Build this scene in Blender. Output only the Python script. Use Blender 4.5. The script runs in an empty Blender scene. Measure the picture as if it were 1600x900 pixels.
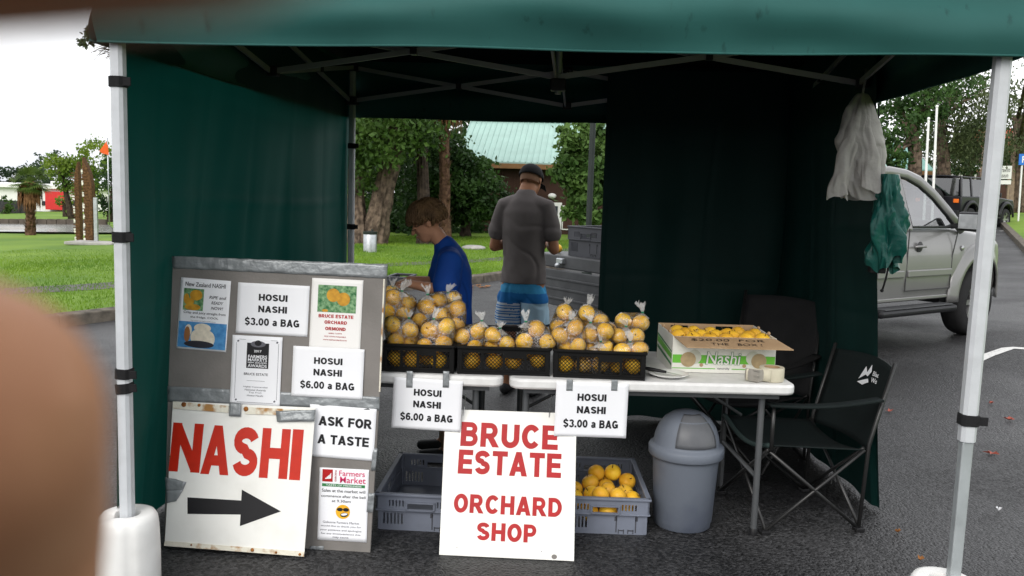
import bpy, bmesh, math, random
import numpy as np
from mathutils import Vector, Matrix, noise as mnoise
R = math.radians
random.seed(7); rng = np.random.default_rng(7)
SC = bpy.context.scene
COL = SC.collection

# ------------------------------------------------------------------ camera
F_PX, PITCH, ROLL, YAW = 1342.94, 0.115604, 0.0316292, -0.0898029
CAM = Vector((0.199426, -2.982031, 1.585236))
FW = Vector((math.sin(YAW)*math.cos(PITCH), math.cos(YAW)*math.cos(PITCH), -math.sin(PITCH)))
_r = Vector((math.cos(YAW), -math.sin(YAW), 0)); _u = _r.cross(FW)
RT = _r*math.cos(ROLL) + _u*math.sin(ROLL); UP = -_r*math.sin(ROLL) + _u*math.cos(ROLL)
cd = bpy.data.cameras.new('camera'); cam = bpy.data.objects.new('camera', cd); COL.objects.link(cam)
cd.sensor_width = 36; cd.lens = F_PX/1600*36; cd.clip_start = 0.004; cd.clip_end = 2000
cd.dof.use_dof = True; cd.dof.focus_distance = 4.6; cd.dof.aperture_fstop = 17.5     # a phone lens: opening about 1.7 mm
cam.matrix_world = Matrix(((RT.x, UP.x, -FW.x, CAM.x), (RT.y, UP.y, -FW.y, CAM.y), (RT.z, UP.z, -FW.z, CAM.z), (0, 0, 0, 1)))
SC.camera = cam

# ------------------------------------------------------------------ world: overcast daylight
SUN_EL, SUN_AZ = R(36), R(200)       # azimuth from north (+Y) clockwise: behind the camera, a little to the left
w = bpy.data.worlds.new('World'); SC.world = w; w.use_nodes = True
nt = w.node_tree; nt.nodes.clear()
wo = nt.nodes.new('ShaderNodeOutputWorld'); bg = nt.nodes.new('ShaderNodeBackground')
sky = nt.nodes.new('ShaderNodeTexSky'); sky.sky_type = 'NISHITA'; sky.sun_disc = False
sky.sun_elevation = SUN_EL; sky.sun_rotation = SUN_AZ; sky.air_density = 1.0; sky.dust_density = 4.0
tc = nt.nodes.new('ShaderNodeTexCoord'); mp = nt.nodes.new('ShaderNodeMapping'); mp.inputs['Scale'].default_value = (1, 1, 2.6)
nz = nt.nodes.new('ShaderNodeTexNoise'); nz.inputs['Scale'].default_value = 1.7; nz.inputs['Detail'].default_value = 5
cr = nt.nodes.new('ShaderNodeValToRGB'); cr.color_ramp.elements[0].position = .3; cr.color_ramp.elements[1].position = .60
cr.color_ramp.elements[0].color = (9.2, 9.5, 10.3, 1); cr.color_ramp.elements[1].color = (20.0, 20.1, 20.4, 1)   # cloud deck, grey to white
mx = nt.nodes.new('ShaderNodeMix'); mx.data_type = 'RGBA'; mx.inputs[0].default_value = .9
nt.links.new(tc.outputs['Generated'], mp.inputs['Vector']); nt.links.new(mp.outputs[0], nz.inputs['Vector'])
nt.links.new(nz.outputs['Fac'], cr.inputs['Fac'])
nt.links.new(sky.outputs[0], mx.inputs[6]); nt.links.new(cr.outputs[0], mx.inputs[7])
nt.links.new(mx.outputs[2], bg.inputs['Color']); bg.inputs['Strength'].default_value = 0.075
nt.links.new(bg.outputs[0], wo.inputs['Surface'])
sd = bpy.data.lights.new('sun', 'SUN'); sd.energy = 1.4; sd.angle = R(35); sd.color = (1, .96, .9)
so = bpy.data.objects.new('sun', sd); COL.objects.link(so)
so.rotation_euler = (math.pi/2 - SUN_EL, 0, math.pi - SUN_AZ)
SC.view_settings.view_transform = 'Standard'; SC.view_settings.look = 'None'
SC.view_settings.exposure = 0.4; SC.view_settings.gamma = 1; SC.view_settings.use_curve_mapping = False
SC.render.engine = 'CYCLES'
cy = SC.cycles; cy.use_denoising = True; cy.max_bounces = 8; cy.diffuse_bounces = 4; cy.glossy_bounces = 3
cy.transmission_bounces = 6; cy.transparent_max_bounces = 24; cy.caustics_reflective = False; cy.caustics_refractive = False

# ------------------------------------------------------------------ measuring helpers (metres; stall front left leg at -1.5, 0)
def ray(px, py): return FW + RT*((px-800)/F_PX) - UP*((py-450)/F_PX)
def at(px, py, Y): d = ray(px, py); return CAM + d*((Y-CAM.y)/d.y)
def atz(px, py, Z): d = ray(px, py); return CAM + d*((Z-CAM.z)/d.z)
def atd(px, py, D): return CAM + ray(px, py)*D
def _ramp(t, L=45.0):
    t = t*t/(t+1.0) if t > 0 else 0.0
    return L*math.tanh(t/L)
def gz(x, y): return 0.078*_ramp(x-2.2) - 0.045*_ramp(-x-5.0)
def gr(px, py):
    z = 0.0
    for _ in range(60): P = atz(px, py, z); z = .5*z + .5*gz(P.x, P.y)
    return P
def onplane(M, px, py):
    n = M.col[2].to_3d(); d = ray(px, py); o = M.translation
    P = CAM + d*((o-CAM).dot(n)/d.dot(n)); q = M.inverted() @ P
    return q.x, q.y

# ------------------------------------------------------------------ materials
MATS = {}
def mat(name, col, rough=.6, var=.12, scale=6.0, bump=0.0, bscale=60.0, metal=0.0, spec=.5, col2=None, transl=0.0, tcol=None, ramp=(.35, .65), coat=0.0, detail=4.0, rvar=0.0, obj_rand=0.0, alpha=1.0):
    m = bpy.data.materials.new(name); m.use_nodes = True; MATS[name] = m
    t = m.node_tree; b = t.nodes['Principled BSDF']; out = t.nodes['Material Output']
    b.inputs['Roughness'].default_value = rough; b.inputs['Metallic'].default_value = metal
    b.inputs['Specular IOR Level'].default_value = spec*.5; b.inputs['Coat Weight'].default_value = coat
    c = t.nodes.new('ShaderNodeTexCoord'); n = t.nodes.new('ShaderNodeTexNoise')
    n.inputs['Scale'].default_value = scale; n.inputs['Detail'].default_value = detail
    t.links.new(c.outputs['Object'], n.inputs['Vector'])
    rp = t.nodes.new('ShaderNodeValToRGB'); e = rp.color_ramp.elements
    e[0].position, e[1].position = ramp
    a = col2 if col2 else tuple(x*(1-var) for x in col); bb = col if col2 else tuple(min(1, x*(1+var)) for x in col)
    e[0].color = (*a, 1); e[1].color = (*bb, 1)
    t.links.new(n.outputs['Fac'], rp.inputs['Fac']); src = rp.outputs['Color']
    if obj_rand > 0:
        oi = t.nodes.new('ShaderNodeObjectInfo'); hs = t.nodes.new('ShaderNodeHueSaturation')
        mr = t.nodes.new('ShaderNodeMapRange'); mr.inputs[3].default_value = 1-obj_rand; mr.inputs[4].default_value = 1+obj_rand
        mh = t.nodes.new('ShaderNodeMapRange'); mh.inputs[3].default_value = .5-obj_rand*.05; mh.inputs[4].default_value = .5+obj_rand*.05
        t.links.new(oi.outputs['Random'], mr.inputs[0]); t.links.new(oi.outputs['Random'], mh.inputs[0])
        t.links.new(mr.outputs[0], hs.inputs['Value']); t.links.new(mh.outputs[0], hs.inputs['Hue']); t.links.new(src, hs.inputs['Color']); src = hs.outputs[0]
    t.links.new(src, b.inputs['Base Color'])
    if rvar > 0:
        mr = t.nodes.new('ShaderNodeMapRange'); mr.inputs[3].default_value = max(.03, rough-rvar); mr.inputs[4].default_value = min(1, rough+rvar)
        mr.inputs[1].default_value = .35; mr.inputs[2].default_value = .65
        t.links.new(n.outputs['Fac'], mr.inputs[0]); t.links.new(mr.outputs[0], b.inputs['Roughness'])
    if bump > 0:
        n2 = t.nodes.new('ShaderNodeTexNoise'); n2.inputs['Scale'].default_value = bscale; n2.inputs['Detail'].default_value = 3
        t.links.new(c.outputs['Object'], n2.inputs['Vector'])
        bp = t.nodes.new('ShaderNodeBump'); bp.inputs['Strength'].default_value = bump; bp.inputs['Distance'].default_value = .02
        t.links.new(n2.outputs['Fac'], bp.inputs['Height']); t.links.new(bp.outputs[0], b.inputs['Normal'])
    if transl > 0:
        tr = t.nodes.new('ShaderNodeBsdfTranslucent'); ms = t.nodes.new('ShaderNodeMixShader'); ms.inputs[0].default_value = transl
        if tcol: tr.inputs['Color'].default_value = (*tcol, 1)
        else: t.links.new(src, tr.inputs['Color'])
        t.links.new(b.outputs[0], ms.inputs[1]); t.links.new(tr.outputs[0], ms.inputs[2]); t.links.new(ms.outputs[0], out.inputs['Surface'])
    return m
def glassmat(name, tint=(.75, .8, .82), mixf=.35, rough=.03, dark=(.02, .022, .025)):
    m = bpy.data.materials.new(name); m.use_nodes = True; MATS[name] = m; t = m.node_tree; t.nodes.clear()
    o = t.nodes.new('ShaderNodeOutputMaterial'); tr = t.nodes.new('ShaderNodeBsdfTransparent'); tr.inputs[0].default_value = (*tint, 1)
    g = t.nodes.new('ShaderNodeBsdfGlossy'); g.inputs['Roughness'].default_value = rough
    fr = t.nodes.new('ShaderNodeFresnel'); fr.inputs[0].default_value = 1.5
    ad = t.nodes.new('ShaderNodeMath'); ad.operation = 'MULTIPLY_ADD'; ad.inputs[1].default_value = 1.0; ad.inputs[2].default_value = mixf
    ms = t.nodes.new('ShaderNodeMixShader'); t.links.new(fr.outputs[0], ad.inputs[0]); t.links.new(ad.outputs[0], ms.inputs[0])
    t.links.new(tr.outputs[0], ms.inputs[1]); t.links.new(g.outputs[0], ms.inputs[2]); t.links.new(ms.outputs[0], o.inputs['Surface'])
    return m

# ------------------------------------------------------------------ mesh helpers
def link(name, me, m=None, parent=None, loc=None, M=None):
    o = bpy.data.objects.new(name, me); COL.objects.link(o)
    if m is not None and len(me.materials) == 0: me.materials.append(m if not isinstance(m, str) else MATS[m])
    if parent: o.parent = parent
    if M is not None: o.matrix_local = M
    elif loc is not None: o.location = loc
    return o
def tag(o, label, cat, group=None, kind=None):
    o['label'] = label
    if cat: o['category'] = cat
    if group: o['group'] = group
    if kind: o['kind'] = kind
    return o
def thing(name, label, cat, loc=(0, 0, 0), rz=0.0, group=None, M=None):
    o = bpy.data.objects.new(name, None); COL.objects.link(o); o.empty_display_size = .1
    if M is not None: o.matrix_world = M
    else: o.location = loc; o.rotation_euler = (0, 0, rz)
    return tag(o, label, cat, group)
def structure(o): o['kind'] = 'structure'; return o
def frame(o, x, y, z=None):            # 4x4 from origin, x axis hint, y axis hint
    x = Vector(x).normalized(); z = x.cross(Vector(y)).normalized(); y = z.cross(x)
    return Matrix(((x.x, y.x, z.x, o[0]), (x.y, y.y, z.y, o[1]), (x.z, y.z, z.z, o[2]), (0, 0, 0, 1)))
def rotz(a): return Matrix.Rotation(a, 4, 'Z')
class MB:
    def __init__(s): s.v = []; s.f = []
    def add(s, vs, fs, M=None):
        k = len(s.v)
        s.v += [tuple(M @ Vector(p)) for p in vs] if M is not None else [tuple(p) for p in vs]
        s.f += [tuple(i+k for i in f) for f in fs]; return s
    def box(s, c, d, M=None, taper=1.0):
        x, y, z = c; a, b, h = d[0]/2, d[1]/2, d[2]/2; t = taper
        vs = [(x-a, y-b, z-h), (x+a, y-b, z-h), (x+a, y+b, z-h), (x-a, y+b, z-h), (x-a*t, y-b*t, z+h), (x+a*t, y-b*t, z+h), (x+a*t, y+b*t, z+h), (x-a*t, y+b*t, z+h)]
        return s.add(vs, [(3, 2, 1, 0), (4, 5, 6, 7), (0, 1, 5, 4), (1, 2, 6, 5), (2, 3, 7, 6), (3, 0, 4, 7)], M)
    def hexa(s, b, t):      # four bottom points, four top points, both counter-clockwise from above
        return s.add(list(b)+list(t), [(3, 2, 1, 0), (4, 5, 6, 7), (0, 1, 5, 4), (1, 2, 6, 5), (2, 3, 7, 6), (3, 0, 4, 7)])
    def bar(s, a, b, wd, ht, up=(0, 0, 1)):
        a = Vector(a); b = Vector(b); d = (b-a).normalized(); u = Vector(up)
        if abs(d.dot(u)) > .98: u = Vector((0, 1, 0))
        r = d.cross(u).normalized()*wd/2; u = r.cross(d).normalized()*ht/2
        return s.add([a-r-u, a+r-u, a+r+u, a-r+u, b-r-u, b+r-u, b+r+u, b-r+u], [(3, 2, 1, 0), (4, 5, 6, 7), (0, 1, 5, 4), (1, 2, 6, 5), (2, 3, 7, 6), (3, 0, 4, 7)])
    def tube(s, pts, r, n=8, caps=True, ell=None, up=None):
        # ell: per-point (rx, ry) radii; frames carried along the path
        P = [Vector(p) for p in pts]; k = len(P); base = len(s.v)
        rr = [r]*k if not hasattr(r, '__len__') else r
        pr = None
        for i, p in enumerate(P):
            d = (P[min(i+1, k-1)]-P[max(i-1, 0)]).normalized()
            if pr is None:
                u = Vector(up) if up else (Vector((0, 0, 1)) if abs(d.z) < .9 else Vector((1, 0, 0)))
                a = (u - d*u.dot(d)).normalized()
            else: a = (pr - d*pr.dot(d)).normalized()
            pr = a; b = d.cross(a)
            ra, rb = (ell[i] if ell else (rr[i], rr[i]))
            for j in range(n):
                t = 2*math.pi*j/n; q = p + a*(ra*math.cos(t)) + b*(rb*math.sin(t)); s.v.append((q.x, q.y, q.z))
        for i in range(k-1):
            for j in range(n):
                A = base+i*n+j; B = base+i*n+(j+1) % n
                s.f.append((A, B, B+n, A+n))
        if caps:
            s.f.append(tuple(base+j for j in range(n))[::-1]); s.f.append(tuple(base+(k-1)*n+j for j in range(n)))
        return s
    def lathe(s, prof, n=24, c=(0, 0, 0), M=None, sx=1, sy=1, cap=True):
        vs = []; fs = []; k = len(prof)
        for (r, z) in prof:
            for j in range(n):
                t = 2*math.pi*j/n; vs.append((c[0]+r*sx*math.cos(t), c[1]+r*sy*math.sin(t), c[2]+z))
        for i in range(k-1):
            for j in range(n):
                A = i*n+j; B = i*n+(j+1) % n; fs.append((A, B, B+n, A+n))
        if cap: fs.append(tuple(range(n))[::-1]); fs.append(tuple((k-1)*n+j for j in range(n)))
        return s.add(vs, fs, M)
    def prism(s, poly, z0, z1, M=None):
        n = len(poly); vs = [(x, y, z0) for x, y in poly]+[(x, y, z1) for x, y in poly]
        fs = [tuple(range(n))[::-1], tuple(range(n, 2*n))]+[(i, (i+1) % n, n+(i+1) % n, n+i) for i in range(n)]
        return s.add(vs, fs, M)
    def grid(s, fn, nu, nv, M=None):
        vs = [tuple(fn(i/nu, j/nv)) for j in range(nv+1) for i in range(nu+1)]
        fs = [(j*(nu+1)+i, j*(nu+1)+i+1, (j+1)*(nu+1)+i+1, (j+1)*(nu+1)+i) for j in range(nv) for i in range(nu)]
        return s.add(vs, fs, M)
    def ball(s, c, r, nu=16, nv=10, M=None):
        rx, ry, rz = (r, r, r) if not hasattr(r, '__len__') else r
        prof = [(math.sin(math.pi*max(.02, min(.98, i/nv))), -math.cos(math.pi*i/nv)) for i in range(nv+1)]
        vs = []; fs = []
        for (a, z) in prof:
            for j in range(nu): t = 2*math.pi*j/nu; vs.append((c[0]+a*rx*math.cos(t), c[1]+a*ry*math.sin(t), c[2]+z*rz))
        for i in range(nv):
            for j in range(nu): A = i*nu+j; B = i*nu+(j+1) % nu; fs.append((A, B, B+nu, A+nu))
        fs.append(tuple(range(nu))[::-1]); fs.append(tuple(nv*nu+j for j in range(nu)))
        return s.add(vs, fs, M)
    def mesh(s, name='mesh', smooth=False, m=None, sharp=None):
        me = bpy.data.meshes.new(name); me.from_pydata(s.v, [], s.f); me.update()
        if m is not None: me.materials.append(MATS[m] if isinstance(m, str) else m)
        if smooth:
            me.polygons.foreach_set('use_smooth', [True]*len(me.polygons))
            if sharp: me.set_sharp_from_angle(angle=R(sharp))
        return me
    def build(s, name, m, parent=None, smooth=False, sharp=None, loc=None, M=None, bevel=0.0, solid=0.0, sub=0):
        o = link(name, s.mesh(name, smooth or sub > 0, m, sharp), None, parent, loc, M)
        if solid: md = o.modifiers.new('solid', 'SOLIDIFY'); md.thickness = solid; md.offset = 0
        if bevel: md = o.modifiers.new('bevel', 'BEVEL'); md.width = bevel; md.segments = 2; md.limit_method = 'ANGLE'; md.angle_limit = R(40)
        if sub: md = o.modifiers.new('sub', 'SUBSURF'); md.levels = sub; md.render_levels = sub
        return o
def baked(o):      # replace modifiers by their result
    dg = bpy.context.evaluated_depsgraph_get(); me = bpy.data.meshes.new_from_object(o.evaluated_get(dg))
    o.modifiers.clear(); o.data = me; return o
def remesh(mb, name, m, voxel=.01, smooth=6, parent=None, fac=.5):
    o = mb.build(name, m, parent, smooth=True)
    md = o.modifiers.new('r', 'REMESH'); md.mode = 'VOXEL'; md.voxel_size = voxel; md.use_smooth_shade = True
    if smooth: md = o.modifiers.new('s', 'SMOOTH'); md.iterations = smooth; md.factor = fac
    return baked(o)
TEXT = {}
def text_mesh(s, size, bold=0.0, sx=1.0, thick=.0008, align='CENTER', shear=0.0):
    k = (s, size, bold, sx, align, shear)
    if k in TEXT: return TEXT[k]
    c = bpy.data.curves.new('text', 'FONT'); c.body = s; c.size = size; c.offset = bold*size; c.extrude = thick/2; c.shear = shear
    c.align_x = align; c.align_y = 'CENTER'; c.resolution_u = 4
    o = bpy.data.objects.new('text', c); COL.objects.link(o)
    dg = bpy.context.evaluated_depsgraph_get(); me = bpy.data.meshes.new_from_object(o.evaluated_get(dg))
    bpy.data.objects.remove(o); bpy.data.curves.remove(c)
    if sx != 1: me.transform(Matrix.Diagonal((sx, 1, 1, 1)))
    TEXT[k] = me; return me
def put_text(parent, s, x, y, z, size, m, bold=.02, width=None, name='lettering', align='CENTER', shear=0.0, rot=0.0):
    me = text_mesh(s, size, bold, 1.0, .0008, align, shear).copy(); me.materials.clear()
    if width:
        xs = [v.co.x for v in me.vertices]; me.transform(Matrix.Diagonal((width/max(1e-6, max(xs)-min(xs)), 1, 1, 1)))
    return link(name, me, m, parent, M=Matrix.Translation((x, y, z)) @ rotz(rot))
# ------------------------------------------------------------------ material library
mat('lawn', (.17, .265, .03), .9, col2=(.075, .155, .018), scale=.45, bump=.5, bscale=40, ramp=(.3, .7))
mat('blade', (.21, .33, .03), .6, col2=(.085, .19, .018), scale=.5, transl=.3)
mat('kerb', (.15, .13, .105), .85, col2=(.07, .062, .05), scale=9, bump=.4, bscale=70)
mat('footpath', (.13, .125, .12), .9, col2=(.09, .087, .085), scale=5, bump=.3, bscale=200)
mat('road_paint', (.66, .66, .64), .6, col2=(.3, .3, .3), scale=38, ramp=(.3, .45))
mat('leaf_red', (.32, .085, .06), .5, .3, scale=30)
mat('leaf_brown', (.3, .13, .04), .6, .3, scale=30)
mat('pole_metal', (.50, .52, .54), .42, .05, scale=20, metal=.0, bump=.05, bscale=150)
mat('inner_leg', (.36, .39, .40), .4, .08, scale=16, metal=.25)
mat('truss_metal', (.36, .36, .37), .45, .06, metal=.3)
mat('black_plastic', (.012, .012, .013), .45, .1)
mat('strap', (.012, .012, .013), .9, .2, bump=.3, bscale=300)
mat('white_plastic', (.80, .80, .78), .42, col2=(.70, .70, .68), scale=7, bump=.03, bscale=40)
mat('table_white', (.76, .76, .75), .4, col2=(.68, .68, .67), scale=22, bump=.03, bscale=300)
mat('table_leg', (.10, .105, .11), .45, .1, metal=.3)
mat('board_grey', (.22, .205, .192), .75, col2=(.175, .165, .153), scale=5, bump=.08, bscale=90)
mat('duct_tape', (.29, .31, .32), .33, col2=(.22, .235, .245), scale=11, bump=.35, bscale=26, metal=.25)
mat('paper', (.84, .85, .88), .7, .012, scale=5)
mat('cream_paper', (.82, .81, .79), .7, .02, scale=5)
mat('sign_white', (.82, .82, .78), .38, col2=(.74, .735, .69), scale=6, bump=.02, bscale=40, ramp=(.25, .5))
mat('sign_red', (.50, .020, .006), .4, .06, scale=20)
mat('print_red', (.40, .010, .012), .45, .08, scale=20)
mat('ink', (.012, .012, .014), .5, .05)
mat('grey_ink', (.12, .12, .14), .6, .05)
mat('rust', (.36, .14, .03), .8, col2=(.16, .055, .012), scale=40)
mat('rusty_white', (.74, .71, .6), .6, col2=(.40, .21, .07), scale=14, ramp=(.36, .47), bump=.2)
mat('cardboard', (.44, .30, .175), .8, col2=(.38, .25, .14), scale=9, bump=.08, bscale=120)
mat('carton_white', (.74, .74, .68), .55, .03, scale=9)
mat('carton_green', (.14, .46, .05), .5, .06)
mat('carton_dark_green', (.03, .2, .06), .5, .06)
mat('nashi', (.90, .55, .05), .42, col2=(.78, .40, .02), scale=24, bump=.06, bscale=900, obj_rand=.16, spec=.4)
mat('nashi_yellow', (.84, .50, .045), .38, col2=(.74, .40, .035), scale=14, obj_rand=.12, spec=.45)
mat('stalk', (.10, .055, .02), .8)
mat('crate_black', (.007, .007, .007), .6, .15, scale=8, spec=.25)
mat('crate_blue', (.18, .20, .25), .5, col2=(.145, .16, .20), scale=5, bump=.03)
mat('crate_grey', (.058, .06, .07), .5, .1, scale=6)
mat('bin_grey', (.085, .10, .14), .5, col2=(.15, .17, .205), scale=3.2, ramp=(.45, .75), bump=.04, bscale=50, detail=8)
mat('bin_lid', (.14, .145, .155), .38, col2=(.10, .105, .115), scale=6, bump=.03)
mat('chair_grey', (.022, .022, .023), .85, .12, scale=9, bump=.12, bscale=300)
mat('chair_green', (.0045, .009, .009), .8, .12, scale=9, bump=.12, bscale=300)
mat('chair_trim', (.03, .05, .048), .8, .1)
mat('chair_tube', (.05, .05, .05), .35, .1, metal=.6)
mat('steel', (.5, .5, .5), .28, .08, metal=.9)
mat('tie_green', (.01, .2, .09), .5, .1)
mat('tape_beige', (.56, .52, .40), .5, .06, scale=20)
mat('tape_holder', (.30, .28, .245), .4, .1)
mat('plate_white', (.8, .8, .78), .25, .01)
mat('net_white', (.62, .60, .57), .35, .10, scale=14, transl=.5, bump=.5, bscale=26)
mat('brass', (.35, .22, .08), .4, .1, metal=.8)
glassmat('bag_film', (.985, .985, .98), .04, .14)
def fabric(name, col, transl, tcol):
    m = mat(name, col, .62, .10, scale=2.5, bump=.10, bscale=3.0, transl=transl, tcol=tcol, spec=.35)
    return m
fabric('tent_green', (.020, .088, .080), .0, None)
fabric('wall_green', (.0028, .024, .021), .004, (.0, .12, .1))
fabric('wall_lit', (.002, .036, .030), .105, (.0, .125, .10))  # same wall fabric, lawn-side glow put into a brighter green and extra translucency
fabric('roof_shaded', (.004, .010, .0095), .0, None)  # tent green darkened to near black: shade under the canopy put into the colour
mat('hanging_green', (.008, .085, .070), .30, .12, scale=5, bump=.5, bscale=14)
# stains and drip marks on the valance
m = MATS['tent_green']; t = m.node_tree; b = t.nodes['Principled BSDF']
tcn = t.nodes.new('ShaderNodeTexCoord'); mpn = t.nodes.new('ShaderNodeMapping'); mpn.inputs['Scale'].default_value = (7, 7, 2.4)
n3 = t.nodes.new('ShaderNodeTexNoise'); n3.inputs['Scale'].default_value = 3.2; n3.inputs['Detail'].default_value = 6
rp = t.nodes.new('ShaderNodeValToRGB'); rp.color_ramp.elements[0].position = .26; rp.color_ramp.elements[1].position = .36
rp.color_ramp.elements[0].color = (.55, .55, .55, 1); rp.color_ramp.elements[1].color = (1, 1, 1, 1)
ml = t.nodes.new('ShaderNodeMix'); ml.data_type = 'RGBA'; ml.blend_type = 'MULTIPLY'; ml.inputs[0].default_value = 1
old = b.inputs['Base Color'].links[0].from_socket
t.links.new(tcn.outputs['Object'], mpn.inputs[0]); t.links.new(mpn.outputs[0], n3.inputs['Vector']); t.links.new(n3.outputs['Fac'], rp.inputs[0])
t.links.new(old, ml.inputs[6]); t.links.new(rp.outputs[0], ml.inputs[7]); t.links.new(ml.outputs[2], b.inputs['Base Color'])
# wet chip-seal asphalt
m = bpy.data.materials.new('asphalt'); m.use_nodes = True; MATS['asphalt'] = m; t = m.node_tree; b = t.nodes['Principled BSDF']
tcn = t.nodes.new('ShaderNodeTexCoord')
vo = t.nodes.new('ShaderNodeTexVoronoi'); vo.inputs['Scale'].default_value = 72
vo2 = t.nodes.new('ShaderNodeTexVoronoi'); vo2.inputs['Scale'].default_value = 140
n1 = t.nodes.new('ShaderNodeTexNoise'); n1.inputs['Scale'].default_value = .8; n1.inputs['Detail'].default_value = 6
n2 = t.nodes.new('ShaderNodeTexNoise'); n2.inputs['Scale'].default_value = 130; n2.inputs['Detail'].default_value = 4
for n in (vo, vo2, n1, n2): t.links.new(tcn.outputs['Object'], n.inputs['Vector'])
r1 = t.nodes.new('ShaderNodeValToRGB'); r1.color_ramp.elements[0].color = (.007, .007, .0075, 1); r1.color_ramp.elements[1].color = (.060, .060, .062, 1)
r1.color_ramp.elements[0].position = .2; r1.color_ramp.elements[1].position = .9
t.links.new(vo.outputs['Color'], r1.inputs[0])
r2 = t.nodes.new('ShaderNodeValToRGB'); r2.color_ramp.elements[0].color = (.55, .55, .57, 1); r2.color_ramp.elements[1].color = (1.15, 1.15, 1.15, 1)
r2.color_ramp.elements[0].position = .35; r2.color_ramp.elements[1].position = .65; t.links.new(n1.outputs['Fac'], r2.inputs[0])
ml = t.nodes.new('ShaderNodeMix'); ml.data_type = 'RGBA'; ml.blend_type = 'MULTIPLY'; ml.inputs[0].default_value = 1
t.links.new(r1.outputs[0], ml.inputs[6]); t.links.new(r2.outputs[0], ml.inputs[7]); t.links.new(ml.outputs[2], b.inputs['Base Color'])
mr = t.nodes.new('ShaderNodeMapRange'); mr.inputs[1].default_value = .4; mr.inputs[2].default_value = .62; mr.inputs[3].default_value = .40; mr.inputs[4].default_value = .68
t.links.new(n1.outputs['Fac'], mr.inputs[0]); t.links.new(mr.outputs[0], b.inputs['Roughness'])
sm = t.nodes.new('ShaderNodeMath'); sm.operation = 'MULTIPLY_ADD'; sm.inputs[1].default_value = -1.2; t.links.new(vo.outputs['Distance'], sm.inputs[0]); t.links.new(n2.outputs['Fac'], sm.inputs[2])
bp = t.nodes.new('ShaderNodeBump'); bp.inputs['Strength'].default_value = .8; bp.inputs['Distance'].default_value = .008
t.links.new(sm.outputs[0], bp.inputs['Height']); t.links.new(bp.outputs[0], b.inputs['Normal'])

# ------------------------------------------------------------------ ground, lawn, kerb, path, pond
def warp(t): s = 2*t-1; return math.copysign(abs(s)**2.6, s)
g = MB().grid(lambda u, v: ((x := 330*warp(u)), 330*warp(v)+4, gz(x, 0)-.0), 130, 130)
structure(g.build('ground', 'asphalt', smooth=True))
KERB = [(-10.5, -3.5), (-7.4, 1.2), (-5.9, 4.2), (-5.15, 5.9), (-3.7, 8.3), (-1.8, 10.9), (-.9, 12.9), (.2, 16.0), (3.2, 22.0), (8.0, 34.0), (13, 48), (26, 80), (40, 120)]
def polyline(P, t):
    L = [0]
    for a, b2 in zip(P, P[1:]): L.append(L[-1]+math.dist(a, b2))
    s = t*L[-1]
    for i in range(len(P)-1):
        if s <= L[i+1] or i == len(P)-2:
            k = (s-L[i])/(L[i+1]-L[i]); return P[i][0]+k*(P[i+1][0]-P[i][0]), P[i][1]+k*(P[i+1][1]-P[i][1])
DIST = [0, .6, 1.5, 3, 5, 8, 12, 18, 26, 40, 60, 90, 140, 220]
def lawn_pt(u, v):
    x, y = polyline(KERB, u**1.6); d = DIST[min(13, int(round(v*13)))]
    a = R(140) if u < .6 else R(140-60*(u-.6)/.4)
    x += .07*math.cos(a)+d*math.cos(a); y += d*math.sin(a)
    return x, y, gz(x, y)+.115+.03*math.sin(x*.7)*math.sin(y*.5)*min(1, d)
structure(MB().grid(lawn_pt, 60, 13).build('lawn', 'lawn', smooth=True))
kb = thing('kerb', 'grey concrete kerb along the lawn edge', None); del kb['label']; structure(kb)
N = 46
for i in range(N):
    a = polyline(KERB, (i/N)**1.7*.42); c = polyline(KERB, ((i+1)/N)**1.7*.42)
    d = Vector((c[0]-a[0], c[1]-a[1], 0)); L = d.length; d /= L; a = Vector((*a, 0))+d*.006; c = Vector((*c, 0))-d*.006
    nrm = Vector((d.y, -d.x, 0)); w0 = nrm*.16
    q = []
    for (P, zz, off) in ((a, -.05, 0), (a, -.05, 1), (c, -.05, 1), (c, -.05, 0)): q.append(P+w0*off-nrm*.06+Vector((0, 0, gz(P.x, P.y)+zz)))
    tpp = []
    for (P, off, h) in ((a, 0, .135), (a, .82, .12), (c, .82, .12), (c, 0, .135)): tpp.append(P+w0*off-nrm*.06+Vector((0, 0, gz(P.x, P.y)+h)))
    mbk = MB(); mbk.hexa([q[1], q[0], q[3], q[2]][::-1], [tpp[1], tpp[0], tpp[3], tpp[2]][::-1]); mbk.build('kerb_stone', 'kerb', kb, bevel=.015)
PATH = [(-13, 2.6), (-9.6, 5.6), (-6.5, 8.4), (-4.4, 11.2), (-1.95, 14.5), (-.6, 17.2), (1, 22)]
def path_pt(u, v):
    x, y = polyline(PATH, u); x2, y2 = polyline(PATH, min(1, u+.01)); x1, y1 = polyline(PATH, max(0, u-.01))
    d = Vector((x2-x1, y2-y1)).normalized(); wd_ = .95 if u < .45 else .55; x += -d.y*(v-.5)*wd_; y += d.x*(v-.5)*wd_
    return x, y, gz(x, y)+.122+.03*math.sin(x*.7)*math.sin(y*.5)
structure(MB().grid(path_pt, 60, 4).build('footpath', 'footpath', smooth=True))
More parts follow.
